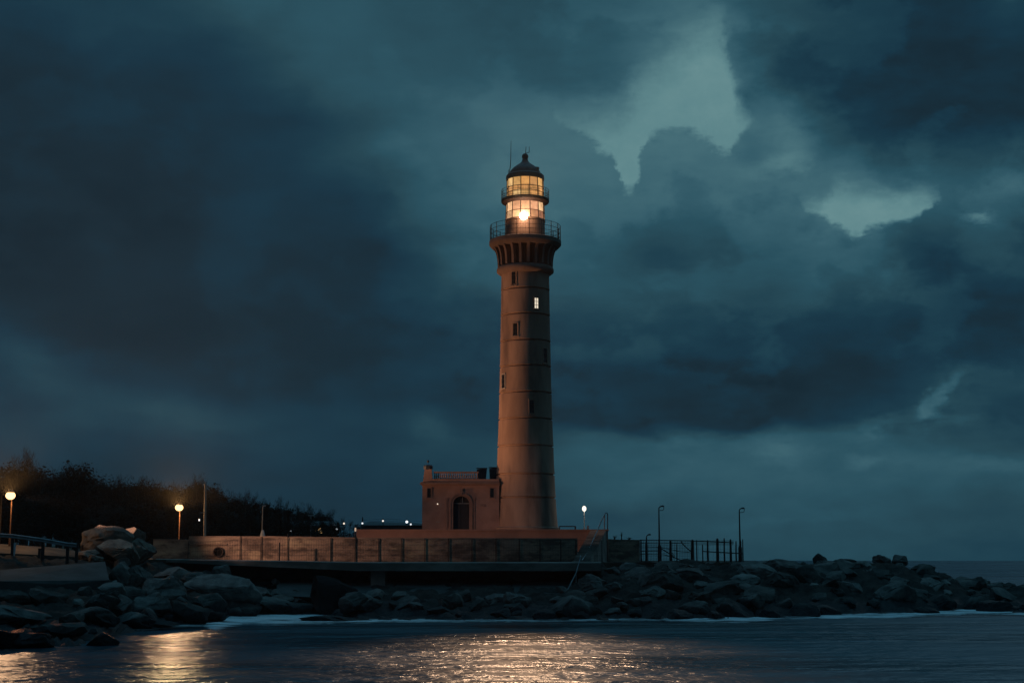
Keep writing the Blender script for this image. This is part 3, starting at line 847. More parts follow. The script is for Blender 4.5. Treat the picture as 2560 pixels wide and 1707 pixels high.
# door surround, keystone, pilaster strips, door
b = MB()
def archband(q, w0, w1, y0_, d):
    inner = []; outer = []
    for (sx, sz) in [(-1, zb), (-1, zsp)]:
        inner.append((cx + sx * (hw + w0), sz)); outer.append((cx + sx * (hw + w1), sz))
    for i in range(1, 16):
        t = math.pi * i / 16
        inner.append((cx - (hw + w0) * math.cos(t), zsp + (ztop - zsp + w0) * math.sin(t))); outer.append((cx - (hw + w1) * math.cos(t), zsp + (ztop - zsp + w1) * math.sin(t)))
    for (sx, sz) in [(1, zsp), (1, zb)]:
        inner.append((cx + sx * (hw + w0), sz)); outer.append((cx + sx * (hw + w1), sz))
    for i in range(len(inner) - 1):
        poly = [inner[i], outer[i], outer[i + 1], inner[i + 1]]
        q.extrude([Vector((p[0], y0_, p[1])) for p in poly], Vector((0, d, 0)))
archband(b, 0.0, .22, HY - .09, .089); archband(b, .22, .36, HY - .16, .159)
b.build('door_surround', MT['trim'], house)
b = MB(); b.add([(cx - .10, HY - .22, ztop + .12), (cx + .10, HY - .22, ztop + .12), (cx + .16, HY - .22, ztop + .75), (cx - .16, HY - .22, ztop + .75), (cx - .10, HY - .161, ztop + .12), (cx + .10, HY - .161, ztop + .12), (cx + .16, HY, ztop + .75), (cx - .16, HY, ztop + .75)],
             [(0, 1, 2, 3), (1, 5, 6, 2), (4, 7, 6, 5), (0, 3, 7, 4), (3, 2, 6, 7), (0, 4, 5, 1)])
b.build('keystone', MT['trim'], house)
for px in (1117, 1185):
    b = MB(); b.box(hx(px) - .1, hx(px) + .1, HY - .07, HY - .001, zb, hz_(1247)); b.box(hx(px) - .15, hx(px) + .15, HY - .10, HY - .002, hz_(1247) + .001, hz_(1244.5))
    b.build('pilaster', MT['trim'], house)
dy = HY + th - .10
b = MB(); wallpoly(b, arch, dy + .05, .06)
dr_ = b.build('door', MT['door'], house)
for s in (-1, 1):
    b = MB(); xa, xb_ = (cx - hw + .05, cx - .02) if s < 0 else (cx + .02, cx + hw - .05)
    for z0_, z1_ in ((zb + .15, zb + 1.1), (zb + 1.25, zsp - .05)):
        b.box(xa + .06, xb_ - .06, dy, dy + .048, z0_, z1_)
    b.build('door_panel', MT['door'], dr_)
b = MB(); b.box(cx - hw, cx + hw, dy - .04, dy + .046, zsp - .03, zsp + .05); b.box(cx + .10, cx + .16, dy - .04, dy + .046, zsp + .05, ztop - .06)
b.build('transom', MT['galv'], dr_)
for px in (1072.5, 1230):
    xa, xb_ = hx(px - 4.5), hx(px + 4.5); z0_, z1_ = hz_(1243), hz_(1220)
    b = MB()
    b.box(xa - .08, xa, HY - .05, HY - .002, z0_, z1_); b.box(xb_, xb_ + .08, HY - .05, HY - .002, z0_, z1_)
    b.box(xa - .1, xb_ + .1, HY - .06, HY - .002, z1_ + .001, z1_ + .08); b.box(xa - .1, xb_ + .1, HY - .09, HY - .002, z0_ - .08, z0_ - .001)
    wn = b.build('window', MT['trim'], house)
    b = MB(); b.box(xa, xb_, HY - .02, HY - .004, z0_, z1_); b.build('window_pane', MT['pane_dark'], wn)
b = MB(); q = P(1094, 1259, HY - .08); b.sphere(q, .06, 10, 6); wl = b.build('wall_lamp', emit('small_white_lamp', (1, .82, .66), 1.2), house)
b = MB(); b.box(q.x - .05, q.x + .05, HY - .05, HY - .001, q.z + .04, q.z + .12); b.build('bracket', MT['iron'], wl)
b = MB(); q = P(1207, 1262, HY); b.box(q.x - .29, q.x + .29, HY - .04, HY - .001, q.z - .15, q.z + .13)
b.build('plaque', MT['trim'], house)
b = MB(); q = P(1095, 1304, HY); b.box(q.x - .2, q.x + .2, HY - .03, HY - .001, q.z - .05, q.z + .05); b.build('vent_grille', MT['paleconc'], house)
for pxa, pxb, pyt, lab in ((1192, 1217, 1170.5, 'dark tapered box on the house roof beside the balustrade'), (1223, 1246, 1168.5, 'dark box on the house roof against the tower')):
    b = MB(); xa, xb_ = X(pxa, 150.6, 15), X(pxb, 150.6, 15); zt_ = Zt(pyt, 150.6); z0_ = zp1 + .004
    b.add([(xa + .06, 150.5, z0_), (xb_ - .1, 150.5, z0_), (xb_ - .1, 151.7, z0_), (xa + .06, 151.7, z0_), (xa, 150.45, zt_ - .12), (xb_, 150.45, zt_), (xb_, 151.75, zt_), (xa, 151.75, zt_ - .12)],
          [(0, 1, 5, 4), (1, 2, 6, 5), (2, 3, 7, 6), (3, 0, 4, 7), (4, 5, 6, 7), (0, 3, 2, 1)])
    b.box(xa - .04, xb_ + .04, 150.4, 151.8, zt_ + .003, zt_ + .05)
    tag(b.build('roof_box', MT['roof']), lab, 'roof box')

# ------------------------------------------------------------------ terrace under the lighthouse
b = MB(); ty = 141.0; xa, xb_ = X(891, ty, 7), X(1520, ty, 7)
b.box(xa, xb_, ty, 158.5, 4.1, base_z - .16); b.box(xa - .08, xb_ + .08, ty - .08, 158.6, base_z - .159, base_z)
tag(b.build('terrace', MT['terrace']), 'raised plaster terrace platform carrying the lighthouse and house', 'terrace')
b = MB(); xa, xb_ = X(1398, 143, 7), X(1440, 143, 7); zt_ = Zt(1314, 143)
b.box(xa, xb_, 142.95, 143.05, zt_ - .1, zt_); b.box(xb_ - .14, xb_, 142.9, 142.949, base_z, zt_); b.box(xa, xa + .08, 142.9, 142.949, base_z, zt_)
tag(b.build('low_rail', MT['iron']), 'low dark metal rail on the terrace right of the tower foot', 'rail')
b = MB(); q = X(1470, 143.5, 7); b.box(q - .10, q + .10, 143.4, 143.6, base_z, base_z + .34); b.lathe([(.13, base_z + .34), (.14, base_z + .38), (.05, base_z + .44)], (q, 143.5), 10)
tag(b.build('bollard', MT['galv']), 'small grey bollard stub on the terrace under the globe lamp', 'bollard')
# globe lamp
q = P(1460.5, 1271, 152); gl = thing('globe_lamp', (q.x, 152, base_z), 'white glowing globe lamp on a pale post behind the terrace', 'lamp')
b = MB(); b.lathe([(.13, base_z), (.11, base_z + .3), (.055, base_z + .4), (.045, q.z - .27), (.09, q.z - .24), (.09, q.z - .2)], (q.x, 152), 12); b.build('pole', MT['galv'], gl, smooth=40)
b = MB(); b.sphere(q, .22, 18, 12, 1.3); b.build('globe', emit('globe_glow', (1, .88, .74), 1.6), gl, smooth=179)
light('globe_light', 'POINT', q + Vector((0, -.5, 0)), 45, (1, .85, .65), gl, rad=.1)

# ------------------------------------------------------------------ boundary wall + fence
WY = 130.6
def wall_run(pts, name, label, cap=True):     # pts: (px, py_top)
    b = MB(); c = MB(); n = 0
    Z0 = 4.15
    L = []
    for (pa, ta), (pb_, tb) in zip(pts, pts[1:]):
        k = max(1, int((pb_ - pa) / 22))
        for i in range(k): L.append((pa + (pb_ - pa) * i / k, ta + (tb - ta) * i / k))
    L.append(pts[-1])
    for px, t_ in L:
        z = Zt(t_, WY); jit = noise.noise(Vector((px * .03, 1, 2))) * .03
        for (yy, zz) in ((WY, Z0), (WY - .01 + jit * .4, z - .55), (WY, z - .12), (WY + .5, z - .12), (WY + .5, Z0)):
            b.v.append((X(px, WY), yy, zz))
        for (yy, zz) in ((WY - .022, z - .12), (WY - .022, z + jit), (WY + .53, z + jit), (WY + .53, z - .12)):
            c.v.append((X(px, WY), yy, zz + .002))
    for i in range(len(L) - 1):
        for k in range(5): b.f.append((i * 5 + k, (i + 1) * 5 + k, (i + 1) * 5 + (k + 1) % 5, i * 5 + (k + 1) % 5))
        for k in range(4): c.f.append((i * 4 + k, (i + 1) * 4 + k, (i + 1) * 4 + (k + 1) % 4, i * 4 + (k + 1) % 4))
    e = len(L) - 1
    b.f += [(0, 1, 2, 3, 4), (e * 5 + 4, e * 5 + 3, e * 5 + 2, e * 5 + 1, e * 5)]
    c.f += [(0, 1, 2, 3), (e * 4 + 3, e * 4 + 2, e * 4 + 1, e * 4)]
    t0 = thing(name, (X((pts[0][0] + pts[-1][0]) / 2, WY), WY, Z0), label, 'wall')
    b.build('wall_face', MT['wall'], t0, smooth=30); c.build('coping', MT['cope'], t0, smooth=30)
    return t0
bw = wall_run([(382, 1347), (470, 1348), (471, 1339.5), (700, 1340), (900, 1343), (1444, 1345)], 'boundary_wall', 'long weathered masonry wall with pipe opening behind the wire fence')
b = MB(); q = P(546, 1379, WY)
b.lathe([(.40, q.z), (.40, q.z + .001)], (0, 0), 4) if False else None
for i in range(24):
    a, c_ = 2 * math.pi * i / 24, 2 * math.pi * (i + 1) / 24
    vs = []
    for t_ in (a, c_):
        for (r_, y_) in ((.46, WY - .03), (.46, WY - .16), (.37, WY - .16), (.37, WY - .03)): vs.append((q.x + r_ * math.cos(t_), y_, q.z + r_ * math.sin(t_)))
    b.add(vs, [(0, 1, 5, 4), (1, 2, 6, 5), (2, 3, 7, 6)])
pipe = b.build('drain_pipe', MT['darkshade'], bw, smooth=60)
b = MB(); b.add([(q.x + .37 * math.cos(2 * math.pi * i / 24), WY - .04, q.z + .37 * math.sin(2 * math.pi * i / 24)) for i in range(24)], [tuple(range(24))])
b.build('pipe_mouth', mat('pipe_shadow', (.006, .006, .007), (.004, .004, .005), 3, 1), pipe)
b = MB()    # thin drip ledge half way up the wall
xa, xb_ = X(475, WY), X(566, WY); b.box(xa, xb_, WY - .12, WY - .022, Zt(1361.5, WY), Zt(1359, WY)); b.build('ledge', MT['cope'], bw)
wall_run([(1521, 1347), (1600, 1349)], 'end_wall', 'short dark wall piece with weeds on top right of the stairs')

fence = thing('wire_fence', (X(950, 129.6), 129.6, 4.35), 'tall wire fence on dark posts standing before the masonry wall', 'fence')
FY = 130.52
pp = [(470, 1354, 1398), (600, 1340, 1400), (652, 1341, 1400), (718, 1334, 1404), (826, 1344, 1403), (887, 1330, 1404), (946, 1345, 1404), (1003, 1345, 1404), (1062, 1345, 1404), (1121, 1345, 1404),
      (1180, 1346, 1404), (1240, 1346, 1405), (1298, 1347, 1405), (1350, 1348, 1405), (1402, 1348, 1405), (1440, 1348, 1405), (1505, 1350, 1405), (1518, 1350, 1405)]
for px, a, c_ in pp:
    b = MB(); wd = .032 if px < 800 else .042
    b.tube((X(px, FY), FY, Zt(c_, FY) - .05), (X(px, FY), FY, Zt(a, FY)), wd, wd * .9, 6)
    b.build('post', MT['post'], fence)
b = MB()
for (p0_, p1_) in zip(pp[:-2], pp[1:-1]):
    za0, zb0 = Zt(max(p0_[1], 1346), FY) - .06, Zt(max(p1_[1], 1346), FY) - .06
    for u in (0, .25, .5, .75, 1.0):
        z0_ = 4.45 + (za0 - 4.45) * u; z1_ = 4.45 + (zb0 - 4.45) * u
        b.tube((X(p0_[0], FY), FY - .06, z0_), (X(p1_[0], FY), FY - .06, z1_), .012, None, 4)
    n = int((p1_[0] - p0_[0]) / 6)
    for i in range(1, n):
        px = p0_[0] + (p1_[0] - p0_[0]) * i / n
        b.tube((X(px, FY), FY - .06, 4.45), (X(px, FY), FY - .06, za0 + (zb0 - za0) * i / n), .006, None, 3)
b.build('wire_mesh', MT['wire'], fence)
b = MB(); b.tube((X(698, 128.9), 128.9, 4.35), (X(698, 128.9), 128.9, Zt(1355, 128.9)), .07, .06, 8)
tag(b.build('short_post', MT['post']), 'short lone dark stake standing before the wall between fence posts', 'post')
q = P(887, 1323, 130.9); mk = thing('marker_post', (q.x, 131.4, 4.3), 'thin post with a small lit cap rising above the wall at the terrace corner', 'post')
b = MB(); b.tube((q.x, 131.4, 4.3), (q.x, 131.4, q.z - .16), .05, .05, 8); b.build('pole', MT['post'], mk)
b = MB(); b.lathe([(.06, q.z - .16), (.075, q.z - .1), (.075, q.z + .12), (.03, q.z + .17)], (q.x, 131.4), 10); b.build('lamp', emit('cap_glow', (1, .72, .52), .5), mk)

# ------------------------------------------------------------------ stairs with handrails at the terrace end
st = thing('staircase', (X(1478, 127), 127, 4.33), 'steep concrete stairs with a bent steel handrail at the terrace end', 'stairs')
A = Vector((X(1497, 140.8, 7), 140.8, base_z)); B = Vector((X(1452, 126.5, 4.3), 126.5, 4.34))
dirv = B - A; side = Vector((dirv.y, -dirv.x, 0)).normalized()
b = MB(); N = 18
for i in range(N):
    p = A + dirv * (i / N); p2 = A + dirv * ((i + 1) / N)
    h = Vector((dirv.x, dirv.y, 0)).normalized()
    c_ = (p + p2) / 2; c_.z = p2.z + (A.z - B.z) / N * .5
    b.obox((c_.x, c_.y, (c_.z + 4.2) / 2 - .02 + .0005 * i), h, side, Vector((0, 0, 1)), (p2 - p).to_2d().length / 2 - .0015, .75, max(.05, (c_.z - 4.2) / 2))
b.build('steps', MT['concrete'], st)
b = MB()
top = P(1512, 1282, 140.8)
for s in (-.62,):
    o_ = side * s
    r0 = Vector((X(1519, 140.9, 7), 140.9, base_z)); r1 = P(1519, 1285, 140.9); r2 = P(1514, 1281.5, 140.8); r3 = P(1495, 1322, 139.5)
    r4 = P(1470, 1378, 131.5); r5 = P(1455, 1400, 126.8)
    b.path([r0, r1, P(1517.5, 1281.8, 140.85), r2, P(1505, 1298, 140.3), r3, r4, r5], .055, 6)
    b.tube(Vector((X(1511, 140.7, 7), 140.7, base_z)), P(1511.5, 1287, 140.7), .05, .05, 6)
    for u in (.25, .5, .75, 1.0):
        p = r3.lerp(r4, u) if u < 1 else r4
        b.tube(p, (p.x, p.y, max(4.35, p.z - 1.0)), .03, .03, 5)
b.build('handrail', MT['galv'], st)
b = MB()
r5 = P(1452, 1404, 123.3); r6 = P(1440, 1432, 122.4); r7 = P(1415, 1482, 120.6)
b.path([r5 + Vector((0, .5, .5)), r5 + Vector((0, 0, .45)), r6, r7], .05, 6)
for u in (0.0, .5, 1.0):
    p = r6.lerp(r7, u); g_ = shore_h(1440 - 25 * u, p.y); b.tube(p, (p.x, p.y, min(g_, p.z - .3)), .035, .035, 5)
tag(b.build('beach_handrail', MT['galv']), 'pale slanting handrail running from the quay edge down to the beach', 'handrail')

# ------------------------------------------------------------------ pier fence at the right
PF = 133.0
pf = thing('pier_fence', (X(1730, PF), PF, 4.25), 'broken fence of uneven dark posts and rails along the pier end', 'fence')
posts = [(1603, 1349, 1402, 3), (1677, 1350, 1403, 7), (1692, 1358, 1402, 2), (1732, 1348, 1408, 8), (1742, 1349, 1408, 3), (1757, 1360, 1410, 3), (1770, 1349, 1408, 5), (1794, 1345, 1411, 7.5),
         (1811.5, 1344, 1409, 4), (1827, 1347, 1412, 6), (1841, 1351, 1410, 3.5), (1853, 1350, 1408, 3), (1857.5, 1347, 1411, 3)]
for px, a, c_, w_ in posts:
    r_ = w_ * scale_at(PF) / 2; b = MB(); z0_, z1_ = Zt(c_, PF) - .3, Zt(a, PF); x = X(px, PF); lean = (random.random() - .5) * .06
    b.path([(x, PF, z0_), (x + lean, PF, (z0_ + z1_) / 2), (x + lean * .4, PF, z1_ - .12), (x + lean * .4, PF, z1_)], [r_ * 1.15, r_, r_ * .85, r_ * .45], 8)
    b.build('post', MT['post'], pf)
def prail(pts, r_, name='rail', mt='post', y=PF - .12):
    b = MB(); b.path([(X(px, y), y, Zt(py, y)) for px, py in pts], r_, 6); b.build(name, MT[mt], pf)
prail([(1600, 1349), (1680, 1350), (1760, 1352), (1835, 1356)], .04)
prail([(1755, 1377.5), (1800, 1380), (1856, 1383)], .05)
prail([(1600, 1366), (1650, 1367), (1700, 1378), (1725, 1380)], .03)
prail([(1600, 1377), (1655, 1376)], .03); prail([(1600, 1385), (1660, 1386), (1690, 1394)], .035)
prail([(1600, 1357), (1650, 1358), (1690, 1357), (1725, 1358)], .03)
prail([(1703, 1352), (1706, 1358), (1718, 1370), (1728, 1378)], .05, 'brace')
prail([(1652, 1370), (1680, 1387), (1686, 1393), (1700, 1399), (1725, 1402)], .05, 'brace')
prail([(1680, 1382), (1686, 1388), (1684, 1395)], .035, 'brace')
b = MB()
def screen(x0_, x1_, y0_, y1_, step, r_):
    n = int((x1_ - x0_) / step)
    for i in range(n + 1):
        px = x0_ + (x1_ - x0_) * i / n; b.tube((X(px, PF + .1), PF + .1, Zt(y1_, PF)), (X(px, PF + .1), PF + .1, Zt(y0_, PF)), r_, None, 4)
    m_ = int((y1_ - y0_) / step)
    for i in range(m_ + 1):
        py = y0_ + (y1_ - y0_) * i / m_; b.tube((X(x0_, PF + .1), PF + .1, Zt(py, PF)), (X(x1_, PF + .1), PF + .1, Zt(py, PF)), r_, None, 4)
screen(1601, 1735, 1350, 1402, 4, .018)
b.build('wire_mesh', MT['screen'], pf)
b = MB()
screen(1737, 1834, 1350.5, 1361, 2.6, .013)
screen(1737, 1857, 1362, 1404, 9, .007)
b.build('wire_mesh', MT['screen'], pf)

# ------------------------------------------------------------------ street lamps
def unlit_lamp(name, px, ytop, ybot, Y, head, label, heavy=False):
    zt_, z0_ = Zt(ytop, Y), Zt(ybot, Y) - .15; x = X(px, Y, zt_); s = scale_at(Y)
    t0 = thing(name, (x, Y, z0_), label, 'street lamp')
    b = MB(); r0 = .085
    b.lathe([(r0 * (2.2 if heavy else 1.4), z0_), (r0 * (2.0 if heavy else 1.3), z0_ + 1.6), (r0 * 1.0, z0_ + 1.8), (r0 * .62, zt_ - .25)], (x, Y), 10); b.build('pole', MT['post'], t0, smooth=40)
    hl = head * s
    b = MB(); b.path([(x, Y, zt_ - .3), (x + .02, Y, zt_ - .1), (x + hl * .2, Y, zt_ - .02), (x + hl * .4, Y, zt_)], [.05, .05, .045, .04], 6); b.build('arm', MT['post'], t0)
    b = MB(); b.add([], []); h = .11
    prof_ = [(0.0, .03), (.15, .08), (.5, .12), (.85, .13), (1.0, .09)]
    vs = []
    for u, hh_ in prof_:
        xx = x + hl * (.22 + .78 * u)
        for (yy, zz) in ((-.14 * (.4 + u * .6), -.02), (-.14 * (.4 + u * .6), hh_ * .6), (0, hh_), (.14 * (.4 + u * .6), hh_ * .6), (.14 * (.4 + u * .6), -.02)):
            vs.append((xx, Y + yy, zt_ + zz))
    fs = [(i * 5 + k, (i + 1) * 5 + k, (i + 1) * 5 + (k + 1) % 5, i * 5 + (k + 1) % 5) for i in range(4) for k in range(5)] + [(0, 1, 2, 3, 4), (24, 23, 22, 21, 20)]
    b.add(vs, fs); hd = b.build('lamp_head', MT['post'], t0)
    if heavy:
        b = MB(); b.path([(x + hl * .97, Y, zt_ - .02), (x + hl * .95, Y, zt_ - .22), (x + hl * .8, Y, zt_ - .33), (x + .03, Y, zt_ - .36)], .03, 5); b.build('stay', MT['post'], t0)
    return t0
unlit_lamp('street_lamp', 1647, 1266, 1405, 134.5, 13, 'tall unlit street lamp with curved head at the near end of the pier fence', True)
unlit_lamp('street_lamp', 1848, 1271, 1408, 134.5, 13, 'tall unlit street lamp at the far right end of the pier fence', True)
unlit_lamp('street_lamp', 1616, 1337, 1402, 133.8, 11, 'short unlit lamp post half the height of the others by the pier fence')

SOD = (1.0, .50, .17)
glow = emit('sodium_glow', (1, .62, .27), 2.6)
def sodium(px, py, ybase, Y, label, heads):
    q = P(px, py, Y); z0_ = ybase
    t0 = thing('street_lamp', (q.x, Y, z0_), label, 'street lamp')
    zt_ = q.z + .55
    b = MB(); b.lathe([(.10, z0_), (.09, z0_ + 1.0), (.055, z0_ + 1.1), (.04, zt_)], (q.x, Y), 10); b.build('pole', MT['rust'], t0, smooth=40)
    for hx_, hz2 in heads:
        c_ = Vector((q.x + hx_, Y - .35, q.z + hz2))
        b = MB(); b.path([(q.x, Y, zt_ - .15), (q.x + hx_ * .4, Y - .1, c_.z + .42), (c_.x, c_.y + .1, c_.z + .46)], [.04, .035, .03], 6); ar = b.build('arm', MT['post'], t0)
        b = MB(); b.lathe([(.26, c_.z + .22), (.30, c_.z + .26), (.22, c_.z + .40), (.06, c_.z + .48)], (c_.x, c_.y), 16); hd = b.build('lamp_head', MT['iron'], t0, smooth=40)
        b = MB(); b.sphere(c_ + Vector((0, 0, -.02)), .39, 18, 12, .85); b.build('bulb', glow, hd, smooth=179)
    return t0, q
l1, q1 = sodium(30, 1238, 5.3, 118.5, 'lit orange street lamp beside the guard rail at the far left', [(0, 0)])
l2, q2 = sodium(450, 1268, 4.5, 143.0, 'lit orange street lamp behind the wall left of the tall pale pole', [(0, 0)])
light('sodium_light', 'POINT', q1 + Vector((0, -.9, -.3)), 380, SOD, l1, rad=.25)
light('sodium_light', 'POINT', q2 + Vector((0, -.9, -.2)), 1100, SOD, l2, rad=.25)
light('added_throw', 'SPOT', q1 + Vector((.9, -.4, -.1)), 18000, (1, .54, .36), l1, target=(-17.5, 132, 6.6), size=33, blend=.9, rad=.25)  # added spot in the lamp head, brightens the wall and house
light('added_throw', 'SPOT', q2 + Vector((.9, -.5, .1)), 26000, (1, .50, .25), l2, target=(TX, 152, 25), size=48, blend=.8, rad=.25)  # added spot, lights the tower beyond the street lamp's own reach
for q_, l_, e_, wx in ((q1, l1, 95000, -26), (q2, l2, 120000, -16.5)):
    light('added_lamp_halo', 'SPOT', q_ + Vector((0, -.9, 0)), e_, SOD, l_, target=(0, 0, q_.z + 56), size=58, blend=.8, rad=.3)  # added upward spot, makes the haze glow round the lamp
    light('added_lamp_glint', 'SPOT', q_ + Vector((0, -.9, -.2)), e_ * .07, (1, .34, .15), l_, target=(wx, 74, 0), size=15, blend=1, rad=.3)  # added spot aimed at the water for the orange reflection
# far left pole
b = MB(); q = X(1, 121, 8); b.tube((q, 121, 5.2), (q, 121, Zt(1238, 121)), .09, .07, 8); 
tag(b.build('wooden_pole', MT['bark']), 'dark wooden pole at the very left edge beside the orange lamp', 'pole')
# tall pale pole with cross arm
Y = 140.0; q = P(513.5, 1212, Y); up_ = thing('utility_pole', (X(513.5, Y), Y, 4.4), 'tall pale utility pole with short cross arm and hanging lamp', 'pole')
b = MB(); b.tube((X(511.5, Y), Y, 4.4), (q.x, Y, q.z), .13, .10, 10); b.build('pole', MT['palepost'], up_)
b = MB(); b.lathe([(.10, q.z), (.19, q.z + .02), (.19, q.z + .09), (.08, q.z + .12), (.03, q.z + .3)], (q.x, Y), 12); b.build('cap', MT['galv'], up_)
zc_ = Zt(1281, Y); b = MB(); b.tube((q.x, Y - .1, zc_), (X(499, Y), Y - .1, zc_), .035, None, 6); b.build('cross_arm', MT['galv'], up_)
c_ = P(498, 1299, Y - .1); b = MB(); b.tube((c_.x, Y - .1, zc_), (c_.x, Y - .1, c_.z + .12), .015, None, 5)
b.lathe([(.04, c_.z + .2), (.10, c_.z + .1), (.10, c_.z + .08)], (c_.x, Y - .1), 10); hl_ = b.build('hanging_lamp', MT['iron'], up_)
b = MB(); b.sphere(c_, .075, 10, 8, 1.6); b.build('bulb', emit('white_bulb', (1, .95, .9), 1.3), hl_)

# poles behind the wall
Y = 150; q = P(657, 1266, Y); pl_ = thing('lamp_post', (q.x, Y, 4.4), 'slim unlit grey lamp post with white foot behind the wall', 'lamp post')
b = MB(); b.tube((q.x, Y, 4.4), q, .09, .06, 8); b.build('pole', MT['galv'], pl_)
b = MB(); b.path([q, q + Vector((.05, 0, .06)), q + Vector((.28, 0, .1))], .05, 6); b.build('lamp_head', MT['galv'], pl_)
b = MB(); zz = Zt(1338, Y); b.lathe([(.26, 4.4), (.26, zz), (.12, zz + .55), (.1, zz + .56)], (q.x + .05, Y), 8); b.build('foot', MT['white'], pl_)
Y = 196; q = P(777, 1289, Y); pl_ = thing('lamp_post', (q.x, Y, 4.6), 'pale lamp post with a flat bar head beside the lit kiosk', 'lamp post')
b = MB(); b.tube((q.x, Y, 4.6), q, .13, .09, 8); b.build('pole', MT['galv'], pl_)
b = MB(); b.box(q.x - .35, q.x + .45, Y - .15, Y + .15, q.z, q.z + .09); b.build('lamp_head', MT['white'], pl_)

# ------------------------------------------------------------------ guard rail at the left
GY = 114.6
gr = thing('guard_rail', (X(80, GY), GY, 5.0), 'low grey guard rail with dark posts along the road at the left', 'guard rail')
gp = [(-160, 1322, 1368), (-60, 1329, 1374), (30, 1335, 1379), (106, 1345, 1388), (168, 1356, 1396), (191, 1358, 1393)]
for px, a, c_ in gp:
    b = MB(); x = X(px, GY); b.box(x - .11, x + .11, GY - .02, GY + .16, Zt(c_, GY) - .4, Zt(a + 2, GY)); b.build('post', MT['post'], gr)
b = MB(); vs = []
for px, a, c_ in gp:
    x = X(px, GY); z = Zt(a, GY)
    for (yy, zz) in ((-.03, .02), (-.10, -.04), (-.10, -.10), (-.04, -.16), (-.10, -.22), (-.10, -.28), (-.03, -.32), (-.025, -.32), (-.025, .02)): vs.append((x, GY + yy, z + zz))
n = 9
b.add(vs, [(i * n + k, (i + 1) * n + k, (i + 1) * n + (k + 1) % n, i * n + (k + 1) % n) for i in range(len(gp) - 1) for k in range(n)])
b.build('rail_beam', MT['galv'], gr)
b = MB(); x = X(99, 115.6); b.box(x - .1, x + .1, 115.5, 115.7, 4.7, Zt(1372, 115.6)); b.box(x - .12, x + .12, 115.48, 115.72, Zt(1372, 115.6) + .002, Zt(1371, 115.6) + .02)
tag(b.build('kerb_stub', MT['post']), 'short dark stub post behind the second guard rail post', 'post')
b = MB(); x = X(36, 114.1); zt_, z0_ = Zt(1355, 114.1), Zt(1379, 114.1) - .3
b.add([(x - .05, 114.05, z0_), (x + .04, 114.05, z0_), (x + .04, 114.13, z0_), (x - .05, 114.13, z0_), (x - .07, 114.05, zt_ - .05), (x + .11, 114.05, zt_), (x + .11, 114.13, zt_), (x - .07, 114.13, zt_ - .05)],
      [(0, 1, 5, 4), (1, 2, 6, 5), (2, 3, 7, 6), (3, 0, 4, 7), (4, 5, 6, 7), (0, 3, 2, 1)])
tag(b.build('road_marker', MT['white']), 'white tapered road marker standing before the guard rail', 'marker')

# ------------------------------------------------------------------ boulders
def rock_mesh(seed, sub=4, cuts=13):
    rng = random.Random(seed)
    bm = bmesh.new(); bmesh.ops.create_icosphere(bm, subdivisions=sub, radius=1.0)
    of = Vector((rng.uniform(0, 90), rng.uniform(0, 90), rng.uniform(0, 90)))
    pl_ = [(Vector((rng.gauss(0, 1), rng.gauss(0, 1), rng.gauss(0, .9))).normalized(), rng.uniform(.36, .80)) for _ in range(cuts)]
    for v in bm.verts:
        d = v.co.normalized(); p = d * (1 + .25 * noise.noise(d * 1.1 + of))
        for nn, dd in pl_:
            e = p.dot(nn) - dd
            if e > 0: p -= nn * (e * .96)
        r1 = 1 - abs(noise.noise(d * 2.3 + of)) * 2.2; r2 = 1 - abs(noise.noise(d * 5.1 + of * 1.3)) * 2
        p += d * (.055 * r1 + .035 * r2 + .018 * noise.noise(d * 13 + of))
        v.co = p
    me = bpy.data.meshes.new('boulder'); bm.to_mesh(me); bm.free()
    xs = [v.co.x for v in me.vertices]; ys = [v.co.y for v in me.vertices]; zs = [v.co.z for v in me.vertices]
    for v in me.vertices:
        v.co = Vector(((v.co.x - (max(xs) + min(xs)) / 2) / (max(xs) - min(xs)), (v.co.y - (max(ys) + min(ys)) / 2) / (max(ys) - min(ys)), (v.co.z - min(zs)) / (max(zs) - min(zs))))
    me.polygons.foreach_set('use_smooth', [True] * len(me.polygons))
    me.set_sharp_from_angle(angle=R(28))
    return me
RM = {}
for k in ('rock', 'rockpale', 'rockdark'):
    RM[k] = []
    for s in range(10):
        me = rock_mesh(100 + s); me.materials.append(MT[k]); RM[k].append(me)
rrng = random.Random(21)
def boulder(x, Y, z, w_, d_, h_, kind='rock', label=None, group=None, var=None, tilt=.18, rz=None):
    me = RM[kind][var if var is not None else rrng.randrange(10)]
    o = bpy.data.objects.new('boulder', me); COL.objects.link(o)
    o.location = (x, Y, z); o.scale = (w_, d_, h_)
    o.rotation_euler = (rrng.uniform(-tilt, tilt), rrng.uniform(-tilt, tilt), rrng.uniform(0, 6.28) if rz is None else rz)
    return tag(o, label, 'boulder', group)
def brock(px, py_top, wpx, hpx, Y=None, kind='rock', label=None, group=None, var=None, rz=0.0, tilt=.08, bury=.25):
    """a boulder whose outline spans wpx x hpx photo pixels with its top at py_top"""
    if Y is None: Y = hit(px, py_top + hpx)
    s = scale_at(Y); h_ = hpx * s * (1 + bury); zt_ = Zt(py_top, Y)
    return boulder(X(px, Y), Y, zt_ - h_, wpx * s, wpx * s * .8, h_, kind, label, group, var, tilt, rz)
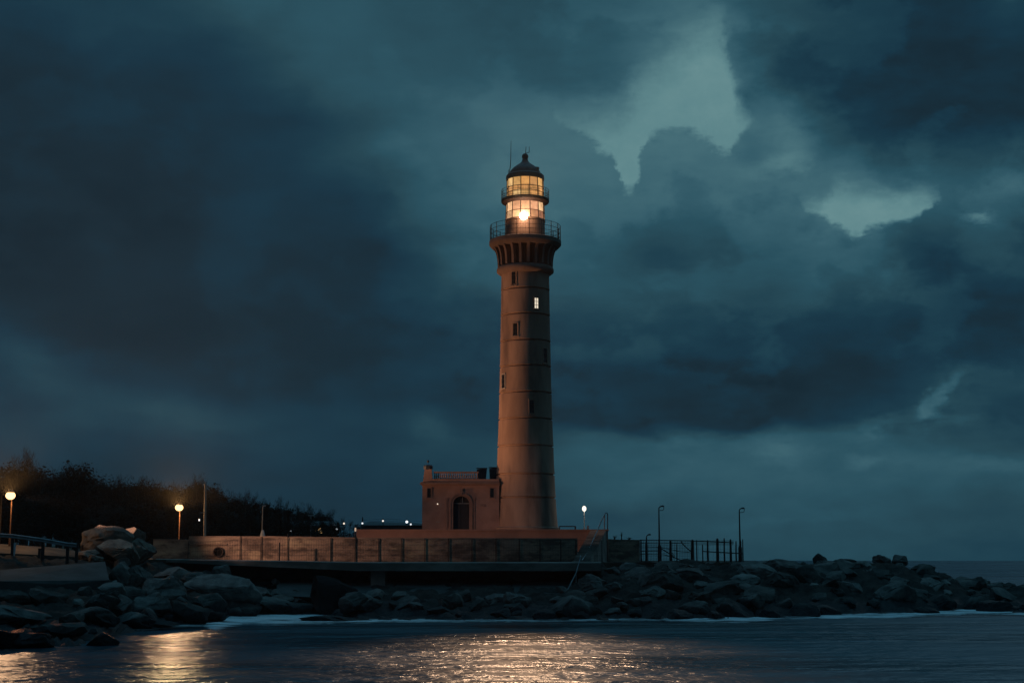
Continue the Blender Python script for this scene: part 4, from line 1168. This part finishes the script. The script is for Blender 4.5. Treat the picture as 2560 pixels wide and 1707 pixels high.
# big pale heap by the road
brock(268, 1313, 135, 80, 121.5, 'rockpale', 'largest pale block topping the rock heap beside the road', var=2)
brock(322, 1317, 76, 40, 123.6, 'rockpale', 'pale slab leaning on the right of the rock heap top', var=5, tilt=.2)
brock(222, 1371, 62, 26, 118.6, 'rockpale', 'low rounded pale rock at the left foot of the heap', var=1)
brock(300, 1346, 100, 54, 119.8, 'rockpale', 'broad grey rock in the middle of the roadside heap', var=3)
brock(357, 1344, 74, 54, 121.5, 'rockpale', 'lumpy grey rock at the right end of the roadside heap', var=7)
brock(240, 1386, 40, 18, 117.6, 'rockpale', 'small pale stone at the very foot of the roadside heap', var=6)
# left shore
gl_ = 'boulders on the left shore'
brock(18, 1572, 80, 46, None, 'rockdark', 'black rock at the water edge in the lower left corner', var=4)
brock(90, 1578, 105, 40, None, 'rockdark', 'black peaked rock second from the lower left corner', var=8)
brock(263, 1578, 88, 34, None, 'rockdark', 'black rock alone in the water left of the orange reflection', var=0)
for px, py, w_, h_ in [(150, 1552, 150, 34), (50, 1508, 190, 44), (230, 1514, 150, 40), (305, 1402, 80, 52), (352, 1412, 75, 58), (290, 1452, 70, 44), (340, 1462, 70, 46), (415, 1440, 110, 60), (385, 1488, 110, 54), (470, 1500, 120, 52),
                       (520, 1478, 90, 46), (335, 1528, 120, 34), (440, 1470, 70, 40), (300, 1495, 90, 40), (430, 1415, 95, 36), (480, 1425, 80, 40), (600, 1495, 120, 40), (690, 1492, 110, 40), (745, 1502, 90, 34), (640, 1462, 100, 40), (390, 1540, 120, 22), (530, 1530, 90, 26),
                       (120, 1470, 120, 40), (20, 1470, 120, 40), (255, 1482, 90, 40)]:
    brock(px, py, w_, h_, group=gl_, label='dark boulder in the heap on the left shore below the road', tilt=.15, rz=rrng.uniform(-.5, .5))
brock(565, 1432, 190, 66, None, 'rock', 'broad sloping boulder right of the left shore heap', var=3)
brock(832, 1440, 125, 84, None, 'rockdark', 'big dark humped boulder left of the concrete pier', var=9)
brock(888, 1478, 78, 44, 114, 'rock', 'pale topped boulder just below the concrete pier', var=1)
brock(850, 1536, 190, 16, None, 'rockdark', 'low flat black rock awash in the surf', var=7, bury=1.2)
for i in range(34):
    px = rrng.uniform(200, 700); s = interp(SECT, px); Y = s[1][0] + (s[5][0] - s[1][0]) * rrng.random(); w_ = rrng.choice([.5, .7, .9, 1.1, 1.4])
    boulder((px - 1280) / F * Y, Y, shore_h(px, Y) + w_ * .05, w_ * 1.2, w_, w_ * .8, 'rock', 'dark broken stone among the boulders on the left shore', 'broken stones on the left shore', tilt=.4)
# long broken slab on the slope
b = MB(); S = [P(0, 1424, 108.5), P(262, 1419, 113.5), P(272, 1472, 107.5), P(150, 1470, 105.5), P(0, 1452, 103.5)]
S = [Vector((p.x, p.y, max(p.z, shore_h(100, p.y) + .35))) for p in S]
b.extrude(S, Vector((0, 0, -.9)))
bm_ = b.build('concrete_slab', MT['slab']); tag(bm_, 'large flat tilted concrete slab on the slope under the guard rail', 'slab')
# beach rubble under the quay
for i in range(78):
    px = rrng.uniform(600, 1470); Y = None
    s = interp(SECT, px); ys = s[1][0]; u = rrng.random() ** .8
    Y = ys - .2 + (s[4][0] - ys - .2) * u
    if 900 < px < 1450 and Y > 118.6: Y = ys + (118.4 - ys) * rrng.random()
    w_ = rrng.choice([.6, .8, .9, 1.1, 1.3, 1.6, 2.0]); z = shore_h(px, Y)
    boulder((px - 1280) / F * Y, Y, z - w_ * .25, w_ * 1.25, w_, w_ * rrng.uniform(.6, .85), 'rock', 'dark beach stone in the rubble strip below the quay', 'beach stones below the quay')
# breakwater
gb = 'breakwater boulders right of the quay'
cnt = 0
pts_ = []
tries = 0
while cnt < 142 and tries < 6000:
    tries += 1
    px = rrng.uniform(1395, 2760); s = interp(SECT, px); ys = s[1][0]; yt = s[5][0] + (1.5 if px > 1880 else -.6)
    Y = ys - .4 + (yt - ys + .4) * rrng.random()
    x = (px - 1280) / F * Y
    w_ = rrng.choice([1.1, 1.3, 1.5, 1.8, 2.0, 2.4, 2.8, 3.3]) * (1 if px < 2350 else .8)
    if px < 1500 and Y > 121.5: continue
    if any((x - a) ** 2 + (Y - c_) ** 2 < (.36 * (w_ + ww)) ** 2 for a, c_, ww in pts_): continue
    pts_.append((x, Y, w_)); cnt += 1
    z = shore_h(px, Y); h_ = w_ * rrng.uniform(.55, .8)
    hi = Zt(interp([(1395, 1412), (1500, 1404), (1880, 1403), (1900, 1399), (2280, 1400), (2340, 1414), (2400, 1438), (2480, 1452), (2560, 1461), (2800, 1470)], px), Y)
    if px < 1880: hi = min(hi, 4.35)
    z0_ = min(z - h_ * .42, hi - h_)
    boulder(x, Y, z0_, w_ * 1.2, w_, h_, 'rock', 'rough granite boulder in the breakwater beyond the quay', gb, tilt=.3)
brock(2049, 1382, 40, 24, 139.5, 'rock', 'upright rounded rock standing alone on the breakwater crest', var=7, tilt=.02, bury=.7)
brock(2205, 1386, 46, 26, 141, 'rock', 'left of two neighbouring rocks on the breakwater crest', var=6)
brock(2248, 1386, 42, 24, 142, 'rock', 'wedge shaped rock, right of two on the breakwater crest', var=8)
brock(2110, 1396, 60, 18, 140.5, 'rock', 'flat rock on the breakwater crest right of the upright rock', var=2)
brock(2165, 1423, 135, 42, 133.5, 'rock', 'broad smooth boulder near the breakwater top', var=3)
brock(2310, 1444, 120, 46, 133, 'rock', 'large rounded boulder at the right shoulder of the breakwater', var=1)
brock(2300, 1408, 90, 40, 138, 'rock', 'rounded boulder where the breakwater crest starts to drop', var=0)
brock(2060, 1438, 120, 50, 129, 'rock', 'sloping boulder below the upright crest rock', var=5)

# weeds on the wall at the right
wrng = random.Random(4)
def weed(px, py, h_, spread, label):
    b = MB(); q = P(px, py, WY + .25)
    for i in range(16):
        a = wrng.uniform(0, 6.28); l = h_ * wrng.uniform(.5, 1)
        e = q + Vector((math.cos(a) * spread * wrng.random(), math.sin(a) * .15, l)); m_ = q.lerp(e, .55) + Vector((wrng.uniform(-.04, .04), 0, .05))
        b.path([q + Vector((wrng.uniform(-.05, .05), 0, -.05)), m_, e], [.016, .013, .004], 4)
    tag(b.build('weed', MT['weed']), label, 'plant')
weed(1554, 1347, .72, .14, 'tallest dry weed growing on the short end wall')
weed(1536, 1347, .4, .3, 'low dry weed tuft beside the tall weed on the end wall')
weed(1572, 1348, .22, .4, 'flat weed tuft at the right of the short end wall')

# ------------------------------------------------------------------ trees
def tree_proto(name, seed, kind):
    rng = random.Random(seed)
    H = 10.0
    t0 = thing(name, (0, 0, 0), 'x', 'tree')
    tb = MB(); cb = MB()
    trunk = [Vector((0, 0, -.4))]; x = y = 0
    for i in range(1, 7):
        x += rng.uniform(-.12, .12); y += rng.uniform(-.12, .12); trunk.append(Vector((x, y, H * .92 * i / 6)))
    tb.path(trunk, [.20, .17, .14, .11, .08, .05, .02], 6)
    def at(u):
        k = min(5, int(u * 6)); return trunk[k].lerp(trunk[k + 1], u * 6 - k)
    tips = []
    nl = {'bushy': 26, 'slender': 30, 'conifer': 40}[kind]
    for i in range(nl):
        u = rng.uniform(.16, .97) if kind != 'bushy' else rng.uniform(.22, .97)
        p = at(u); a = rng.uniform(0, 6.28)
        if kind == 'bushy': l = H * .30 * math.sin(math.pi * min(1, (u - .05) * 1.0)) ** .6 * rng.uniform(.55, 1.1); rise = rng.uniform(.15, .8)
        elif kind == 'slender': l = H * .16 * (1.15 - u) ** .5 * rng.uniform(.5, 1.3); rise = rng.uniform(.9, 2.0)
        else: l = H * .24 * (1.02 - u) * rng.uniform(.75, 1.1) + .15; rise = rng.uniform(-.25, .1)
        e = p + Vector((math.cos(a) * l, math.sin(a) * l, l * rise)); e.z = min(e.z, H * 1.0)
        m_ = p.lerp(e, .5) + Vector((0, 0, -.05 * l))
        tb.path([p, m_, e], [.05 * (1.2 - u), .035 * (1.2 - u), .012], 4)
        tips.append((p, e, l))
    nleaf = {'bushy': 62, 'slender': 40, 'conifer': 42}[kind]
    for p, e, l in tips:
        for j in range(nleaf):
            c_ = p.lerp(e, rng.uniform(.25, 1.08)) + Vector((rng.gauss(0, 1), rng.gauss(0, 1), rng.gauss(0, .9))) * (.19 * l + .12)
            if kind == 'slender':     # twigs
                d = Vector((rng.gauss(0, .4), rng.gauss(0, .4), rng.uniform(.4, 1.2))).normalized(); L = rng.uniform(.35, .85)
                sd = d.orthogonal().normalized(); sd.rotate(Matrix.Rotation(rng.uniform(0, 6.28), 3, d)); w_ = .02
                cb.add([c_ - sd * w_, c_ + sd * w_, c_ + d * L], [(0, 1, 2)])
            else:
                d = Vector((rng.gauss(0, 1), rng.gauss(0, 1), rng.gauss(0, .7))).normalized(); sd = d.orthogonal().normalized()
                s_ = rng.uniform(.10, .24)
                cb.add([c_ - d * s_, c_ + sd * s_ * .55, c_ + d * s_, c_ - sd * s_ * .55], [(0, 1, 2, 3)])
    tb.build('trunk', MT['bark'], t0)
    cb.build('crown', MT['twig'] if kind == 'slender' else MT['leaf'], t0)
    return t0
protos = {'bushy': [tree_proto('bushy_tree', s, 'bushy') for s in (1, 2, 3)], 'slender': [tree_proto('bare_tree', s, 'slender') for s in (4, 5)], 'conifer': [tree_proto('conifer_tree', s, 'conifer') for s in (6, 7)]}
used = set()
line = [(-120, 1175), (0, 1178), (20, 1165), (45, 1150), (60, 1160), (90, 1182), (130, 1185), (165, 1178), (190, 1168), (212, 1185), (240, 1208), (290, 1205), (340, 1206), (380, 1204), (420, 1212), (450, 1212), (480, 1200), (510, 1210),
        (545, 1228), (580, 1236), (610, 1236), (640, 1240), (662, 1256), (690, 1258), (720, 1268), (755, 1270), (790, 1273), (820, 1280), (850, 1288), (875, 1300), (905, 1306), (940, 1312)]
trng = random.Random(33)
def plant(px, pytop, Y, kind, label, wide=1.0):
    pr = trng.choice(protos[kind]); x = X(px, Y); z0_ = interp(ZG, px) + max(0, (Y - 165)) * .007 + (.7 if px < 250 else 0)
    H = Zt(pytop, Y) - z0_
    s = H / 10.0; sx = s * wide * trng.uniform(.85, 1.15)
    if pr in used: o = dup(pr, (x, Y, z0_))
    else: used.add(pr); o = pr; o.location = (x, Y, z0_)
    o.rotation_euler = (0, 0, trng.uniform(0, 6.28)); o.scale = (sx, sx, s)
    o['label'] = label; o['group'] = 'trees of the dark wood behind the wall'
LB = {'bushy': 'dark bushy tree in the wood behind the road and wall', 'slender': 'bare slender tree among the dark wood behind the wall', 'conifer': 'dark narrow conifer in the wood behind the wall'}
px = -130
while px < 900:
    base = interp(line, px)
    k = trng.choices(['bushy', 'slender', 'conifer'], [.3, .35, .35])[0]
    wide = {'bushy': .95, 'slender': .8, 'conifer': .8}[k]
    Yt = trng.uniform(205, 235) if px < 600 else trng.uniform(225, 260)
    plant(px, base + trng.uniform(-3, 12), Yt, k, LB[k], wide)
    px += trng.uniform(13, 24)
px = -120
while px < 860:                    # lower, nearer growth that closes the wood
    base = interp(line, px); top_ = base + (1345 - base) * trng.uniform(.25, .55)
    k = trng.choices(['bushy', 'conifer'], [.8, .2])[0]
    plant(px, top_, trng.uniform(180, 198), k, LB[k], 1.5)
    px += trng.uniform(16, 26)
px = -120
while px < 840:                    # the wood runs on behind
    base = interp(line, px)
    plant(px, base + trng.uniform(4, 16), trng.uniform(265, 300), 'bushy', LB['bushy'], 1.3)
    px += trng.uniform(22, 32)
px = 8
while px < 840:
    plant(px, interp(line, px) - trng.uniform(-4, 13), trng.uniform(198, 215), 'slender', LB['slender'], trng.uniform(.6, 1.0))
    px += trng.uniform(17, 34)
for px, py, lab in ((48, 1128, 'tallest bare tree rising above the wood near the left lamp'), (62, 1140, 'second tall bare tree just right of the tallest one')):
    plant(px, py, 200, 'slender', lab, .7)
plant(190, 1163, 200, 'bushy', 'broad dark tree crown rising above the wood over the rock heap', .9)
plant(485, 1196, 204, 'slender', 'thin bare tree beside the top of the tall pale pole', 1.0)
plant(668, 1247, 210, 'conifer', 'pointed conifer where the wood steps down behind the wall', .9)
plant(765, 1267, 216, 'conifer', 'tiny pointed conifer tip near the far lights', .6)
for pl_ in protos.values():
    for p in pl_:
        if p not in used:
            for c_ in list(p.children): bpy.data.objects.remove(c_)
            bpy.data.objects.remove(p)

# ------------------------------------------------------------------ far lights and buildings
Y = 250; b = MB(); x0_, x1_ = X(902, Y), X(1062, Y); zt_ = Zt(1308, Y)
sh = thing('harbour_shed', ((x0_ + x1_) / 2, Y + 8, 4.6), 'long low dark shed on the horizon left of the house', 'shed')
b.box(x0_, x1_, Y, Y + 16, 4.5, zt_ - .3); b.build('wall', MT['shed'], sh)
b = MB(); b.add([(x0_ - .3, Y - .3, zt_ - .299), (x1_ + .3, Y - .3, zt_ - .299), (x1_ + .3, Y + 16.3, zt_ - .299), (x0_ - .3, Y + 16.3, zt_ - .299), (x0_ + 1, Y + 5, zt_ + .45), (x1_ + .3, Y + 8, zt_ + .1), (x1_ + .3, Y + 9, zt_ + .1), (x0_ + 1, Y + 11, zt_ + .45)],
               [(0, 1, 5, 4), (1, 2, 6, 5), (2, 3, 7, 6), (3, 0, 4, 7), (4, 5, 6, 7), (0, 3, 2, 1)]); b.build('roof', MT['roof'], sh)
for k, (a, m_, c_) in enumerate((((905, 1300), (980, 1297), (1056, 1303)), ((905, 1304), (990, 1303), (1056, 1309)))):
    b = MB(); b.path([P(a[0], a[1], 240), P((a[0] + m_[0]) / 2, (a[1] + m_[1]) / 2 - 1, 240), P(*m_, 240), P((c_[0] + m_[0]) / 2, (c_[1] + m_[1]) / 2 - .3, 240), P(*c_, 240), P(1090, c_[1] + 4, 240)], .025, 4)
    tag(b.build('overhead_cable', MT['wire']), ('upper' if k == 0 else 'lower') + ' thin cable slung above the long low shed', 'cable')
b = MB(); q = X(905, 240); b.tube((q, 240, 4.6), (q, 240, Zt(1292, 240)), .12, .09, 8)
tag(b.build('cable_pole', MT['post']), 'dark pole carrying the cables at the left of the shed', 'pole')
b = MB(); q = X(1091, 240); b.tube((q, 240, 4.3), (q, 240, Zt(1300, 240)), .12, .09, 8)
tag(b.build('cable_pole', MT['post']), 'dark pole carrying the cables hidden behind the house', 'pole')
Y = 222; q = P(795.5, 1326, Y)
kk = thing('kiosk', (q.x, Y + 2, 4.7), 'small dark building with a bright yellow window among the far lights', 'building')
b = MB(); b.box(q.x - 2.4, q.x + 1.9, Y, Y + 4, 4.6, q.z + .8); b.build('wall', MT['shed'], kk)
b = MB(); b.add([(q.x - 2.7, Y - .3, q.z + .801), (q.x + 2.2, Y - .3, q.z + .801), (q.x + 2.2, Y + 4.3, q.z + .801), (q.x - 2.7, Y + 4.3, q.z + .801), (q.x - 2.5, Y + 2, q.z + 1.5), (q.x + 2.0, Y + 2, q.z + 1.5)], [(0, 1, 5, 4), (2, 3, 4, 5), (1, 2, 5), (3, 0, 4), (0, 3, 2, 1)]); b.build('roof', MT['roof'], kk)
b = MB(); b.box(q.x - .56, q.x + .56, Y - .06, Y - .01, q.z - .40, q.z + .40); wn = b.build('window', emit('kiosk_window', (1, .60, .24), .75), kk)
b = MB()
for u in (-.1, .28): b.box(q.x + u - .07, q.x + u + .07, Y - .09, Y - .061, q.z - .2, q.z + .15)
b.build('window_sticker', emit('bright_sign', (1, .86, .6), .9), wn)
b = MB(); b.box(q.x - .62, q.x + .62, Y - .08, Y - .005, q.z - .46, q.z - .401); b.build('sill', MT['shed'], wn)
fl = [(726, 1326.5, 215, (.85, .93, 1), 'lowest white far lamp, alone before the dark wood'), (786, 1311, 225, (1, .88, .72), 'warm far lamp right above the lit kiosk'), (820, 1306, 228, (1, .9, .8), 'far lamp with broad head right of the kiosk'),
      (842, 1322.5, 228, (.85, .93, 1), 'low bluish far lamp right of the kiosk'), (860, 1308, 230, (1, .86, .7), 'warm far lamp between the kiosk and the terrace corner'), (906, 1307.5, 232, (.9, .95, 1), 'far lamp at the left end of the long shed'),
      (957.5, 1301.5, 232, (1, .93, .85), 'far lamp above the middle of the long shed'), (1017, 1304, 232, (.85, .92, 1), 'brightest bluish far lamp near the house'), (1027, 1310, 236, (.9, .95, 1), 'lower far lamp of the pair nearest the house')]
fproto = {}
for px, py, Y, c_, lab in fl:
    q = P(px, py, Y); big = 'brightest' in lab
    t0 = thing('far_lamp', (q.x, Y, 4.5), lab, 'street lamp', 'far street lamps left of the house')
    b = MB(); b.tube((q.x, Y + .25, 4.5), (q.x, Y + .25, q.z + .3), .07, .05, 6); b.build('pole', MT['post'], t0)
    b = MB(); b.path([(q.x, Y + .25, q.z + .3), (q.x, Y + .1, q.z + .36), (q.x, Y - .25, q.z + .30)], [.05, .06, .10], 6); hd = b.build('lamp_head', MT['post'], t0)
    b = MB(); b.sphere((q.x, Y - .05, q.z), .21 if big else .15, 12, 8); b.build('bulb', emit('far_lamp_glow', c_, 1.6 if big else 1.0), hd, smooth=179)

# ------------------------------------------------------------------ damp sea air
b = MB(); b.box(-1260, 1260, -1260, 1260, -4, 48)
hz = b.build('haze', None if False else bpy.data.materials.new('sea_haze'), origin=(0, 0, -4))
hm = hz.data.materials[0]; hm.use_nodes = True; t = hm.node_tree; t.nodes.clear()
pv = nd(t, 'ShaderNodeVolumePrincipled'); o = nd(t, 'ShaderNodeOutputMaterial')
pv.inputs['Color'].default_value = (.9, .92, .95, 1); pv.inputs['Density'].default_value = .0001; pv.inputs['Anisotropy'].default_value = .1
t.links.new(pv.outputs[0], o.inputs['Volume'])
tag(hz, 'thin damp haze over the whole coast', 'haze', kind='stuff')
